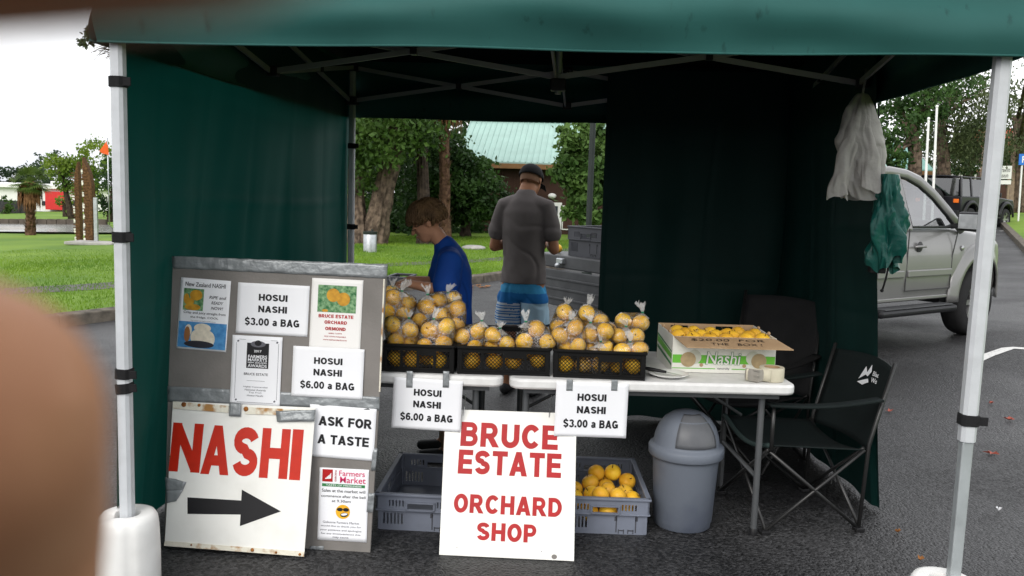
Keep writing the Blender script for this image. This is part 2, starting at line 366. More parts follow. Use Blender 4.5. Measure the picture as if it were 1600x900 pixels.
# grass blades standing on the lawn
def in_lawn(x, y):
    # behind the kerb line
    for a, b2 in zip(KERB, KERB[1:]):
        if a[1] <= y <= b2[1]:
            return x < a[0]+(b2[0]-a[0])*(y-a[1])/(b2[1]-a[1]) - .12
    return False
vs, fs = [], []
def blades(n, px0, px1, py0, py1, hh):
    k = 0
    while k < n:
        P = gr(random.uniform(px0, px1), random.uniform(py0, py1)) if False else None
        x, y = BX[0]+random.random()*(BX[1]-BX[0]), BX[2]+(BX[3]-BX[2])*random.random()**1.4
        k += 1
        if not in_lawn(x, y): continue
        z = gz(x, y)+.10+.03*math.sin(x*.7)*math.sin(y*.5); h = hh*random.uniform(.5, 1.3); a = random.uniform(0, 6.283); wd = random.uniform(.006, .012)
        dx, dy = math.cos(a)*wd, math.sin(a)*wd; lx, ly = random.gauss(0, .02), random.gauss(0, .02); i = len(vs)
        vs.extend([(x-dx, y-dy, z), (x+dx, y+dy, z), (x+lx, y+ly, z+h)]); fs.append((i, i+1, i+2))
BX = (-13, -4.8, 4.5, 16); blades(60000, 0, 0, 0, 0, .05)
BX = (-6.5, .5, 10.5, 22); blades(60000, 0, 0, 0, 0, .055)
me = bpy.data.meshes.new('grass'); me.from_pydata(vs, [], fs); me.materials.append(MATS['blade'])
go = link('grass', me); tag(go, 'short green grass of the park lawn', 'grass', kind='stuff')
# right-hand verge beyond the road
V0, V1 = gr(1590, 374), gr(1565, 349)
vd = (Vector(V1)-Vector(V0)); vd.z = 0; vd.normalize(); vn = Vector((vd.y, -vd.x, 0))
def verge_pt(u, v):
    P = Vector(V0)+vd*(-25+140*u)+vn*(v*80); return P.x, P.y, gz(P.x, P.y)+.12
structure(MB().grid(verge_pt, 30, 16).build('verge_lawn', 'lawn', smooth=True))
kv = bpy.data.objects.new('verge_kerb', None); COL.objects.link(kv); structure(kv)
for i in range(22):
    mbk = MB(); q = []; tp2 = []
    for s, o in ((0, 0), (1, 0), (1, 1), (0, 1)):
        P = Vector(V0)+vd*(-14+(i+s*.99)*1.6)+vn*(-.14+.17*o); q.append((P.x, P.y, gz(P.x, P.y)-.05)); tp2.append((P.x, P.y, gz(P.x, P.y)+.135))
    mbk.hexa(q[::-1], tp2[::-1]); mbk.build('kerb_stone', 'kerb', kv, bevel=.015)

# painted bay marking beside the ute and dashes farther on
def strip(name, pts, wd, m='road_paint', dz=.005):
    mb = MB(); P = [Vector(p) for p in pts]
    L = []; Rr = []
    for i, p in enumerate(P):
        d = (P[min(i+1, len(P)-1)]-P[max(i-1, 0)]); d.z = 0; d.normalize(); n = Vector((-d.y, d.x, 0))*wd/2
        for arr, q in ((L, p+n), (Rr, p-n)): arr.append((q.x, q.y, gz(q.x, q.y)+dz))
    k = len(P); mb.add(L+Rr, [(i, i+k, i+k+1, i+1) for i in range(k-1)]); return structure(mb.build(name, m))
strip('painted_marking', [gr(1525, 564), gr(1545, 555), gr(1574, 545), gr(1584, 544), gr(1612, 546), gr(1700, 551)], .11)
strip('painted_marking', [gr(1562, 361), gr(1590, 360)], .16)

# ------------------------------------------------------------------ gazebo
ZV, ZE = 2.05, 2.43
gz_label = 'dark green pop-up gazebo with white metal legs sheltering the fruit stall'
G = thing('gazebo', gz_label, 'gazebo')
def sag(u): return 4*u*(1-u)
cor = [(-1.55, -.05), (1.56, -.05), (1.55, 3.05), (-1.55, 3.05)]
PK = Vector((0, 1.5, 3.2))
for i in range(4):
    a = Vector((*cor[i], ZE)); b2 = Vector((*cor[(i+1) % 4], ZE))
    def rf(u, v): p = (a.lerp(b2, u)).lerp(PK, v*.995); p.z -= .06*sag(u)*(1-v)*v*4*.4; return p
    MB().grid(rf, 14, 12).build('roof_panel', 'roof_shaded', G, smooth=True)
    d = (b2-a).normalized(); out = Vector((d.y, -d.x, 0))
    def val(u, v):
        p = a.lerp(b2, u); z = ZE - v*(ZE-ZV)
        s = .010*math.sin(9*u+5*v)+.020*math.sin(v*9.5+1.5*math.sin(3*u+i))+.006*math.sin(23*u-7*v)+.006*mnoise.noise((u*9, v*5, i))
        q = p+out*(-.006+(.024+s)*min(1, v*3)-.01*v); q.z = z+.012*(1-v)-.003*math.sin(u*12)*v+.004*mnoise.noise((u*5, i*3, 1))*v; return q
    vl = MB().grid(val, 90, 22).build('valance', 'tent_green', G, smooth=True)
    h = MB(); h.tube([val(k/60, 1.0) for k in range(61)], .0045, 6); h.build('hem', 'tent_green', vl, smooth=True)
    if i == 0:
        for uu in (.006, .985):
            e = MB(); p = val(uu, .06); e.lathe([(.008, 0), (.016, 0), (.016, .006), (.008, .006), (.008, 0)], 16, M=Matrix.Translation(p) @ Matrix.Rotation(R(90), 4, 'X') @ Matrix.Translation((0, 0, .002)), cap=False)
            e.build('eyelet', 'brass', vl, smooth=True)
def leg(x, y, z0, z1, zin, wd, straps):
    mb = MB(); c = wd*.22; h = wd/2
    oct_ = [(-h+c, -h), (h-c, -h), (h, -h+c), (h, h-c), (h-c, h), (-h+c, h), (-h, h-c), (-h, -h+c)]
    mb.prism([(x+a, y+b2) for a, b2 in oct_], zin, z1)
    lo = mb.build('leg', 'pole_metal', G)
    MB().box((x, y, (z0+zin)/2), (wd*.74, wd*.74, zin-z0-.002)).build('inner_tube', 'inner_leg', lo, bevel=.004)
    MB().box((x, y, .006), (.085, .085, .01)).build('foot_plate', 'inner_leg', lo)
    for z, tilt in straps:
        s = MB(); hh = .019; w2 = h+.005
        for k in range(3):
            zz = z + (k-1)*.0005
        s.prism([(-w2+c, -w2), (w2-c, -w2), (w2, -w2+c), (w2, w2-c), (w2-c, w2), (-w2+c, w2), (-w2, w2-c), (-w2, -w2+c)], -hh, hh, M=Matrix.Translation((x, y, z)) @ Matrix.Rotation(tilt, 4, 'Y'))
        s.box((w2+.012, -w2*.6, 0), (.03, .006, .03), M=Matrix.Translation((x, y, z)) @ Matrix.Rotation(tilt, 4, 'Y'))
        s.build('strap', 'strap', lo, bevel=.002)
    return lo
leg(-1.5, 0, 0, 2.36, .30, .047, [(at(180, 128, 0).z, 0), (at(186, 370, 0).z, 0), (at(192, 583, 0).z, .03), (at(193, 606, 0).z, -.12)])
leg(1.5, 0, 0, 2.36, .78, .050, [(at(1508, 655, 0).z, .02)])
leg(-1.5, 3, 0, 2.36, .78, .042, [(at(548, 228, 3).z, 0), (at(546, 354, 3).z, 0)])
leg(1.5, 3, 0, 2.36, .78, .042, [])
ZL, ZH = 2.155, 2.385
def truss(a, b2, n=2):
    a = Vector(a); b2 = Vector(b2); side = (b2-a).cross(Vector((0, 0, 1))).normalized()*.013
    for i in range(n):
        p = a.lerp(b2, i/n); q = a.lerp(b2, (i+1)/n); mid = (p+q)/2; mid.z = (ZL+ZH)/2
        for s, (za, zb) in ((1, (ZL, ZH)), (-1, (ZH, ZL))):
            o = side*s; e = MB(); e.bar((p.x+o.x, p.y+o.y, za), (q.x+o.x, q.y+o.y, zb), .013, .027)
            e.build('truss_bar', 'truss_metal', G)
        J = MB(); J.bar(mid-side*2.2, mid+side*2.2, .034, .034); J.build('pivot', 'black_plastic', G)
    if n == 2:
        m2 = (a+b2)/2
        for zz in (ZL, ZH): J = MB(); J.box((m2.x, m2.y, zz), (.055, .055, .05)); J.build('joint', 'black_plastic', G, bevel=.006)
truss((-1.5, 0, 0), (1.5, 0, 0)); truss((-1.5, 3, 0), (1.5, 3, 0)); truss((-1.5, 0, 0), (-1.5, 3, 0)); truss((1.5, 0, 0), (1.5, 3, 0))
truss((-1.5, 1.5, 0), (0, 1.5, 0), 1); truss((0, 1.5, 0), (1.5, 1.5, 0), 1); truss((0, 0, 0), (0, 1.5, 0), 1); truss((0, 1.5, 0), (0, 3, 0), 1)
for x in (-1.5, 1.5):
    for y in (0, 3):
        for zz in (ZL, ZH): MB().box((x, y, zz), (.075, .075, .055)).build('corner_bracket', 'black_plastic', G, bevel=.008)
ms = MB(); ms.tube([(0, 1.5, 2.07), (0, 1.5, 3.17)], .016, 10); mo = ms.build('centre_mast', 'truss_metal', G, smooth=True, sharp=40)
for zz in (ZL-.04, ZH): MB().box((0, 1.5, zz), (.08, .08, .06)).build('mast_hub', 'black_plastic', mo, bevel=.008)

# side walls hanging from the eaves
def wall(name, A, B, label, flare, zb=.02, nu=110, nv=100, seed=0, amp=1.0, group='green gazebo side walls', bm='wall_green'):
    A = Vector(A); B = Vector(B); d = (B-A).normalized(); out = Vector((d.y, -d.x, 0)); L = (B-A).length
    def wf(u, v):
        p = A.lerp(B, u); z = 2.40 - v*(2.40-zb)
        s = .018*math.sin(u*L*3.1+seed+2.2*v)+.012*math.sin(u*L*7.3-3.5*v+seed)+.016*mnoise.noise((u*L*2.2+seed, v*4, seed))+.02*mnoise.noise((u*L*5, v*2.2, seed+4))
        for k_ in range(1, 6): s += .007*math.exp(-(abs(u*L-k_*.52-.03*math.sin(v*5+seed))/.018)**2)*(1 if k_ % 2 else -1)
        for k_ in range(1, 5): s += .006*math.exp(-(abs(v*2.4-k_*.47-.02*math.sin(u*6))/.018)**2)*(1 if k_ % 2 else -1)
        q = p+out*(s*amp*min(1, v*2.5)*(1 if .02 < u < .98 else .3)+flare(u)*v**1.1); q.z = z+(.015*mnoise.noise((u*6, seed, 0)) if v == 1 else 0); return q
    o = MB().grid(wf, nu, nv).build(name, bm, None, smooth=True); tag(o, label, 'tent wall', group); return wf
wall('tent_side_wall', (-1.53, 3.045, 0), (-1.54, .03, 0), 'dark green fabric wall on the lawn side of the stall, behind the notice board', lambda u: .02+.26*math.sin(math.pi*u**1.6), seed=1, bm='wall_lit')
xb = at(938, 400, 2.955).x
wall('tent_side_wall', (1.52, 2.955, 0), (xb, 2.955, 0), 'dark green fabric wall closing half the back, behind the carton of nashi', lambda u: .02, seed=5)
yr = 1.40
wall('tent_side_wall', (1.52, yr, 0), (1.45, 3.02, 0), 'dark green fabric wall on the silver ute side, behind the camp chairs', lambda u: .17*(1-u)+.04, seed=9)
# the slack front half of that wall, gathered into a bundle and tied
bq = Vector((1.545, 1.60, 0))
M0 = Matrix.Translation((0, 0, 0))
def bundle(u, v):
    t = u*2*math.pi; zt, zb_ = at(1388, 272, 1.36).z, at(1392, 416, 1.36).z; z = zt+(zb_-zt)*v
    rr = .55*(.03+.095*math.sin(math.pi*min(1, v*.62+.12))**.8+.03*v)*(1+.22*math.sin(3*t+5*v)+.18*math.sin(5*t-8*v)+.25*mnoise.noise((math.cos(t)*2.2, math.sin(t)*2.2, v*5))-.55*abs(mnoise.noise((math.cos(t)*3.2+4, math.sin(t)*3.2, v*4.5))))
    c = Vector((at(1378, 300, 1.36).x+.02+.03*v, 1.36, z)); return c.x+rr*math.cos(t)*1.0, c.y+rr*math.sin(t)*.7, z+.05*mnoise.noise((math.cos(t)*1.8, math.sin(t)*1.8, 3))*v-.03*math.sin(2*t)*v
BW = thing('gathered_tent_wall', 'crumpled glossy green wall bundle tied up beside the silver ute door', 'tent wall')
MB().grid(bundle, 90, 70).build('fabric', 'hanging_green', BW, smooth=True)
cc = at(1370, 421, 1.38); MB().box((0, 0, 0), (.075, .05, .035)).build('tie_strap', 'strap', BW, loc=cc, bevel=.006)
tb = MB(); tb.tube([at(1388, 418, 1.36), at(1384, 436, 1.36), at(1379, 452, 1.36)], .005, 6); tb.ball(at(1378, 454, 1.36), .009, 8, 6); tb.build('drawstring', 'strap', BW, smooth=True)
tl = MB(); tl.tube([at(1371, 421, 1.39), at(1371, 300, 1.39), at(1372, 200, 1.39), at(1374, 152, 1.39)], .004, 6); tl.build('hanging_strap', 'strap', BW, smooth=True)

# leg weights
def weight(x, y, rr, h, label):
    o = thing('leg_weight', label, 'weight', (x, y, 0), group='white leg weights')
    prof = [(rr*.95, 0), (rr, .02), (rr*1.0, h*.5), (rr*.97, h*.82), (rr*.93, h*.93), (rr*.84, h*.985), (rr*.7, h), (rr*.42, h*.985), (rr*.36, h*.93), (rr*.34, h*.3)]
    n = 44; vs = []; fs = []
    for (r_, z) in prof:
        for j in range(n):
            a = 2*math.pi*j/n; da = abs(((a-R(300)+math.pi) % (2*math.pi))-math.pi)
            k = 1-(.10*math.exp(-(da/.07)**2) if r_ > rr*.5 else 0)
            vs.append((r_*k*math.cos(a), r_*k*math.sin(a), z-(.035*math.exp(-(((a-R(215)+math.pi) % (2*math.pi)-math.pi)/.35)**2) if r_ < rr*.9 and z > h*.9 else 0)))
    for i in range(len(prof)-1):
        for j in range(n): A = i*n+j; B = i*n+(j+1) % n; fs.append((A, B, B+n, A+n))
    mb = MB().add(vs, fs); mb.build('shell', 'white_plastic', o, smooth=True, sharp=50)
    return o
weight(-1.5, 0, .115, .325, 'white plastic weight round the gazebo leg beside the NASHI arrow sign')
weight(1.47, 0, .115, .29, 'low white plastic weight at the foot of the gazebo leg nearest the ute')

# ------------------------------------------------------------------ folding tables
def table(name, A, B, depth, label, z=.74, legs=(.12, .88)):
    # A,B: front corners on the ground plan
    A = Vector((*A, 0)); B = Vector((*B, 0)); L = (B-A).length; M = frame(A, B-A, Vector((0, 1, 0)))
    o = thing(name, label, 'table', M=M, group='white folding tables')
    rr = .055; poly = []
    for cx, cy_, a0 in ((L-rr, rr, -90), (L-rr, depth-rr, 0), (rr, depth-rr, 90), (rr, rr, 180)):
        for k in range(7): a = R(a0+15*k); poly.append((cx+rr*math.cos(a), cy_+rr*math.sin(a)))
    MB().prism(poly, z-.048, z).build('table_top', 'table_white', o, smooth=True, sharp=50, bevel=.012)
    for s in legs:
        x = s*L
        for y in (.09, depth-.09):
            lb = MB(); lb.tube([(x, y, 0.012), (x, y, z-.05)], .0155, 10); lo = lb.build('leg', 'table_leg', o, smooth=True, sharp=40)
            MB().lathe([(.019, 0), (.019, .03), (.016, .034)], 10, (x, y, .0)).build('leg_cap', 'black_plastic', lo, smooth=True, sharp=40)
        cb = MB(); cb.tube([(x, .09, .28), (x, depth-.09, .28)], .011, 8)
        cb.build('cross_bar', 'table_leg', o, smooth=True, sharp=40)
        br = MB(); x2 = L/2+(x-L/2)*.42; br.tube([(x, depth/2, .5), (x2, depth/2, z-.055)], .008, 6); br.build('brace', 'table_leg', o, smooth=True)
    fr = MB(); fr.box((L/2, .06, z-.062), (L*.9, .022, .026)); fr.box((L/2, depth-.06, z-.062), (L*.9, .022, .026)); fr.build('under_frame', 'table_leg', o)
    return M
tA, tB = atz(797, 592, .74), atz(1247, 603, .74)
T2 = table('folding_table', (tA.x, tA.y), (tB.x, tB.y), .76, 'white folding table under the carton of nashi and the plate', legs=(.06, .90))
tC, tD = atz(560, 582, .74), atz(786, 590, .74)
dd = (tD-tC).normalized(); tC = tD-dd*1.25
T1 = table('folding_table', (tC.x, tC.y), (tD.x, tD.y), .76, 'white folding table partly behind the notice board, under the crate beside the boy', legs=(.30, .90))
# bag film gets fine creases
m = MATS['bag_film']; t = m.node_tree
tcn = t.nodes.new('ShaderNodeTexCoord'); nn = t.nodes.new('ShaderNodeTexNoise'); nn.inputs['Scale'].default_value = 38; nn.inputs['Detail'].default_value = 2; nn.inputs['Distortion'].default_value = 1.6
bp = t.nodes.new('ShaderNodeBump'); bp.inputs['Strength'].default_value = .7; bp.inputs['Distance'].default_value = .01
t.links.new(tcn.outputs['Object'], nn.inputs['Vector']); t.links.new(nn.outputs['Fac'], bp.inputs['Height'])
for n in t.nodes:
    if n.type in ('BSDF_GLOSSY', 'FRESNEL'): t.links.new(bp.outputs[0], n.inputs['Normal'])
    if n.type == 'FRESNEL': n.inputs[0].default_value = 1.22
    if n.type == 'MATH': n.inputs[1].default_value = .9
out = [n for n in t.nodes if n.type == 'OUTPUT_MATERIAL'][0]; prev = out.inputs['Surface'].links[0].from_socket
n4 = t.nodes.new('ShaderNodeTexNoise'); n4.inputs['Scale'].default_value = 24; n4.inputs['Detail'].default_value = 3; n4.inputs['Distortion'].default_value = 2.2; t.links.new(tcn.outputs['Object'], n4.inputs['Vector'])
sb_ = t.nodes.new('ShaderNodeMath'); sb_.operation = 'SUBTRACT'; sb_.inputs[1].default_value = .5; t.links.new(n4.outputs['Fac'], sb_.inputs[0])
ab_ = t.nodes.new('ShaderNodeMath'); ab_.operation = 'ABSOLUTE'; t.links.new(sb_.outputs[0], ab_.inputs[0])
mr_ = t.nodes.new('ShaderNodeMapRange'); mr_.inputs[1].default_value = 0; mr_.inputs[2].default_value = .035; mr_.inputs[3].default_value = .38; mr_.inputs[4].default_value = .018; t.links.new(ab_.outputs[0], mr_.inputs[0])
wh_ = t.nodes.new('ShaderNodeBsdfPrincipled'); wh_.inputs['Base Color'].default_value = (.85, .84, .8, 1); wh_.inputs['Roughness'].default_value = .22
mx_ = t.nodes.new('ShaderNodeMixShader'); t.links.new(mr_.outputs[0], mx_.inputs[0]); t.links.new(prev, mx_.inputs[1]); t.links.new(wh_.outputs[0], mx_.inputs[2]); t.links.new(mx_.outputs[0], out.inputs['Surface'])
m = bpy.data.materials.new('bag_tuft'); m.use_nodes = True; MATS['bag_tuft'] = m; t = m.node_tree; b = t.nodes['Principled BSDF']
b.inputs['Base Color'].default_value = (.8, .8, .79, 1); b.inputs['Roughness'].default_value = .3; b.inputs['Alpha'].default_value = .34

# heavy block lettering drawn from strokes (signs and price notices)
def _arc(cx, cy_, rx, ry, a0, a1, n=12): return [(cx+rx*math.cos(R(a0+(a1-a0)*k/n)), cy_+ry*math.sin(R(a0+(a1-a0)*k/n))) for k in range(n+1)]
def _rc(x0, y0, x1, y1): return ('P', [(x0, y0), (x1, y0), (x1, y1), (x0, y1)])
_s = .2; _h = .1
_S = _arc(.35, .725, .25, .175, 10, 180, 9)+_arc(.35, .70, .25, .15, 195, 262, 4)+_arc(.36, .30, .25, .16, 82, 12, 4)+_arc(.36, .275, .25, .175, 0, -172, 9)
GLYPH = {
 'A': (.82, [('P', [(0, 0), (.22, 0), (.50, 1), (.30, 1)]), ('P', [(.60, 0), (.82, 0), (.52, 1), (.32, 1)]), ('P', [(.16, .19), (.66, .19), (.61, .36), (.21, .36)])]),
 'B': (.74, [_rc(0, 0, _s, 1), ('L', [(.12, .915), (.38, .915)]+_arc(.42, .735, .18, .18, 80, -80, 8)+[(.38, .555), (.12, .555)], .17), ('L', [(.12, .51), (.40, .51)]+_arc(.44, .295, .20, .205, 80, -80, 8)+[(.40, .085), (.12, .085)], .17)]),
 'C': (.76, [('L', _arc(.40, .5, .30, .405, 38, 322, 20), .2)]),
 'D': (.76, [_rc(0, 0, _s, 1), ('L', [(.12, .91), (.30, .91)]+_arc(.32, .5, .34, .41, 84, -84, 14)+[(.30, .09), (.12, .09)], .19)]),
 'E': (.66, [_rc(0, 0, _s, 1), _rc(_s, 0, .66, .18), _rc(_s, .42, .62, .59), _rc(_s, .82, .66, 1)]),
 'F': (.62, [_rc(0, 0, _s, 1), _rc(_s, .41, .57, .58), _rc(_s, .82, .62, 1)]),
 'G': (.80, [('L', _arc(.40, .5, .30, .405, 42, 345, 22), .2), _rc(.42, .36, .79, .53), _rc(.60, .08, .79, .37)]),
 'H': (.76, [_rc(0, 0, _s, 1), _rc(.76-_s, 0, .76, 1), _rc(_s, .41, .76-_s, .59)]),
 'I': (.21, [_rc(0, 0, .21, 1)]),
 'K': (.80, [_rc(0, 0, _s, 1), ('P', [(.19, .25), (.19, .52), (.52, 1), (.78, 1)]), ('P', [(.30, .50), (.44, .66), (.82, 0), (.56, 0)])]),
 'M': (.92, [_rc(0, 0, .19, 1), _rc(.73, 0, .92, 1), ('P', [(.02, 1), (.25, 1), (.53, .12), (.39, .12)]), ('P', [(.67, 1), (.90, 1), (.53, .12), (.39, .12)])]),
 'N': (.76, [_rc(0, 0, .19, 1), _rc(.57, 0, .76, 1), ('P', [(.18, 1), (.01, 1), (.01, .95), (.58, 0), (.75, 0), (.75, .05)])]),
 'O': (.80, [('L', _arc(.40, .5, .30, .41, 0, 360, 28), .2)]),
 'P': (.70, [_rc(0, 0, _s, 1), ('L', [(.12, .91), (.38, .91)]+_arc(.39, .67, .21, .24, 82, -82, 10)+[(.38, .43), (.12, .43)], .18)]),
 'R': (.78, [_rc(0, 0, _s, 1), ('L', [(.12, .91), (.40, .91)]+_arc(.41, .68, .21, .23, 82, -82, 10)+[(.40, .45), (.12, .45)], .18), ('P', [(.28, .42), (.50, .46), (.78, 0), (.54, 0)])]),
 'S': (.71, [('L', _S, .19)]),
 'T': (.70, [_rc(0, .82, .70, 1), _rc(.25, 0, .45, .82)]),
 'U': (.76, [('L', [(.10, 1), (.10, .38)]+_arc(.38, .37, .28, .28, 180, 360, 14)+[(.66, .38), (.66, 1)], .2)]),
 '$': (.71, [('L', _S, .18), _rc(.31, -.10, .41, .06), _rc(.31, .94, .41, 1.10)]),
 '.': (.21, [_rc(0, 0, .21, .20)]),
 '0': (.66, [('L', _arc(.33, .5, .24, .41, 0, 360, 24), .18)]),
 '3': (.66, [('L', _arc(.31, .74, .23, .17, 165, -80, 12), .17), ('L', _arc(.31, .29, .25, .21, 84, -165, 12), .17)]),
 '6': (.66, [('L', _arc(.33, .32, .24, .23, 0, 360, 20), .18), ('L', _arc(.36, .5, .27, .415, 45, 185, 10), .18)]),
 'a': (.60, [('L', _arc(.29, .52, .20, .135, 165, 0, 8)+[(.49, .2), (.49, .02)], .17), ('L', [(.47, .40)]+_arc(.25, .22, .17, .14, 80, 290, 10)+[(.46, .17)], .15)]),
 ' ': (.30, [])}
def _grow(poly, e):
    n = len(poly); out = []
    for i in range(n):
        a, b, c = Vector(poly[i-1]), Vector(poly[i]), Vector(poly[(i+1) % n]); d0 = (b-a).normalized(); d1 = (c-b).normalized()
        n0 = Vector((d0.y, -d0.x)); n1 = Vector((d1.y, -d1.x)); k = max(.45, 1+n0.dot(n1)); q = b+(n0+n1)*(e/k); out.append((q.x, q.y))
    return out
def block_mesh(s, gap=.10, e=.026):
    mb = MB(); x = 0.0; z = 0.0
    for ch in s:
        wd, parts = GLYPH[ch]
        for i, pt in enumerate(parts):
            z = .0003+.00012*i
            if pt[0] == 'P':
                poly = [(x+u, v) for u, v in pt[1]]
                ar = sum(poly[k][0]*poly[(k+1) % len(poly)][1]-poly[(k+1) % len(poly)][0]*poly[k][1] for k in range(len(poly)))
                mb.add([(u, v, z) for u, v in _grow(poly if ar > 0 else poly[::-1], e)], [tuple(range(len(poly)))])
            else:
                P = [Vector((x+u, v, 0)) for u, v in pt[1]]; hw = pt[2]/2+e; k = len(P); cl = (P[0]-P[-1]).length < 1e-4; L = []; Q = []
                for j, p in enumerate(P):
                    a = P[j-1] if j else (P[-2] if cl else P[0]); b = P[j+1] if j < k-1 else (P[1] if cl else P[-1])
                    d = (b-a).normalized(); n = Vector((-d.y, d.x, 0))*hw; L.append(tuple((p+n)[:2])+(z,)); Q.append(tuple((p-n)[:2])+(z,))
                mb.add(L+Q, [(j+k, j+k+1, j+1, j) for j in range(k-1)])
        x += wd+gap+e*1.2
    return mb.mesh('lettering')
def put_block(parent, s, cx, cy_, wd, ht, m, z, name='lettering', gap=.10):
    me = block_mesh(s, gap); xs = [v.co.x for v in me.vertices]; x0, x1 = min(xs), max(xs)
    me.transform(Matrix.Translation((cx, cy_, z)) @ Matrix.Diagonal((wd/(x1-x0), ht, 1, 1)) @ Matrix.Translation((-(x0+x1)/2, -.5, 0)))
    return link(name, me, m, parent)

# ------------------------------------------------------------------ notice board, signs and papers
def put_box(parent, s, cx, cy_, wd, ht, m, z, bold=.02, name='lettering', shear=0.0):
    me = text_mesh(s, 1.0, bold, 1.0, .0004, 'CENTER', shear).copy(); me.materials.clear()
    xs = [v.co.x for v in me.vertices]; ys = [v.co.y for v in me.vertices]; x0, x1, y0, y1 = min(xs), max(xs), min(ys), max(ys)
    kx, ky = wd/(x1-x0), ht/(y1-y0)
    me.transform(Matrix.Translation((cx, cy_, z)) @ Matrix.Diagonal((kx, ky, 1, 1)) @ Matrix.Translation((-(x0+x1)/2, -(y0+y1)/2, 0)))
    return link(name, me, m, parent)
def flat(parent, name, poly, m, z, th=.0006): return MB().prism(poly, z, z+th).build(name, m, parent)
BM = frame((-1.4, .500, 0), (1, .02, 0), (0, .105, 1))
bpoly = [onplane(BM, *p) for p in ((256, 860), (578, 868), (605, 415), (270, 402))]
B = thing('notice_board', 'tall grey notice board edged with silver duct tape, covered in paper notices', 'notice board', M=BM)
mid_l, mid_r = onplane(BM, 262, 622), onplane(BM, 592, 632)
MB().prism([mid_l, mid_r, bpoly[2], bpoly[3]], -.014, 0).build('upper_panel', 'board_grey', B, bevel=.002)
MB().prism([bpoly[0], bpoly[1], (mid_r[0], mid_r[1]-.004), (mid_l[0], mid_l[1]-.004)], -.014, 0).build('lower_panel', 'board_grey', B, bevel=.002)
def tape(parent, M, pts, z=.0006, m='duct_tape', wr=.0012, th=.0007, name='tape_strip'):
    q = [onplane(M, *p) for p in pts]      # TL TR BR BL
    a, b2, c, d = [Vector((*p, 0)) for p in q]
    nu = max(6, int((b2-a).length/.02)); nv = 5
    def tf(u, v):
        p = (d.lerp(c, u)).lerp(a.lerp(b2, u), v); k = mnoise.noise((u*nu*.35, v*3, pts[0][0]*.13))
        e = .0025*mnoise.noise((u*nu*.5, 7, pts[0][1])) if v in (0, 1) else 0
        return p.x, p.y+e, z+.0008+wr*(k+.5)
    o = MB().grid(tf, nu, nv).build(name, m, parent, smooth=True, solid=th); return o
tape(B, BM, [(269, 400), (606, 413), (604, 435), (270, 419)], wr=.003)
tape(B, BM, [(262, 603), (593, 620), (593, 641), (262, 627)], wr=.003)
tape(B, BM, [(484, 853), (506, 853), (505, 866), (484, 866)])
e = MB(); a, b2 = onplane(BM, 601, 436), onplane(BM, 594, 612); e.bar((a[0]-.002, a[1], .001), (b2[0]-.002, b2[1], .001), .006, .004, up=(0, 0, 1)); e.build('worn_edge', 'rusty_white', B)
for (x0, y0, x1, y1) in ((583, 700, 590, 735), (576, 770, 586, 800)):   # loose tape ends on the edge
    tape(B, BM, [(x0, y0), (x1, y0), (x1-3, y1), (x0-3, y1)], wr=.006)
def sheet(M, TL, TR, BL, name, label, cat, z, m='paper', curl=.004, group=None):
    a, b2, c = [Vector((*onplane(M, *p), 0)) for p in (TL, TR, BL)]
    wd = (b2-a).length; ht = (c-a).length; ctr = (b2+c)/2
    P = M @ Matrix.Translation((ctr.x, ctr.y, z)) @ rotz(math.atan2((b2-a).y, (b2-a).x))
    o = thing(name, label, cat, M=P, group=group); sd_ = random.random()*50
    def f(u, v):
        x, y = u-.5, v-.5; k = curl*(max(0, abs(x)-.36)*4)**2*(max(0, -y-.2)*2+.15)+.0006*mnoise.noise((u*3, v*3, sd_))
        return x*wd, y*ht, k
    MB().grid(f, 16, 16).build('sheet', m, o, smooth=True, solid=.0003)
    return o, wd, ht
def lines(o, wd, ht, L, m='ink', z=.0011, bold=.022):
    for (s, u, v, ww, hh) in L:
        if bold >= .02: put_block(o, s, (u-.5)*wd, (.5-v)*ht, ww*wd, hh*ht, m, z); continue
        put_box(o, s, (u-.5)*wd, (.5-v)*ht, ww*wd, hh*ht, m, z, bold)
price = lambda s: [('HOSUI', .5, .27, .40, .125), ('NASHI', .5, .50, .40, .125), (s, .5, .755, .76, .14)]
o, a, h = sheet(BM, (371, 441), (483, 447), (370, 520), 'price_notice', 'three dollar HOSUI NASHI price notice high on the grey notice board', 'notice', .002)
lines(o, a, h, price('$3.00 a BAG'))
o, a, h = sheet(BM, (459, 540), (570, 546), (456, 618), 'price_notice', 'six dollar HOSUI NASHI price notice lower on the grey notice board', 'notice', .0065)
lines(o, a, h, price('$6.00 a BAG'))
o, a, h = sheet(BM, (282, 433), (360, 439), (277, 544), 'poster', 'New Zealand NASHI poster with two photos, leftmost on the notice board', 'poster', .002)
mat('photo_blue', (.05, .2, .45), .5, col2=(.1, .33, .62), scale=30); mat('photo_leaf', (.02, .13, .04), .5, col2=(.25, .42, .22), scale=60)
mat('photo_pear', (.62, .33, .03), .5, col2=(.42, .2, .02), scale=40); mat('photo_flesh', (.75, .68, .55), .5, .1, scale=50); mat('photo_dark', (.03, .03, .04), .5)
mat('photo_brown', (.3, .13, .05), .5)
def ell(cx, cy_, rx, ry, rot=0, n=22): return [(cx+rx*math.cos(t)*math.cos(rot)-ry*math.sin(t)*math.sin(rot), cy_+rx*math.cos(t)*math.sin(rot)+ry*math.sin(t)*math.cos(rot)) for t in [2*math.pi*k/n for k in range(n)]]
def rect(o, wd, ht, u0, v0, u1, v1, m, z, name='printed_photo'): return flat(o, name, [((u0-.5)*wd, (.5-v1)*ht), ((u1-.5)*wd, (.5-v1)*ht), ((u1-.5)*wd, (.5-v0)*ht), ((u0-.5)*wd, (.5-v0)*ht)], m, z, .0003)
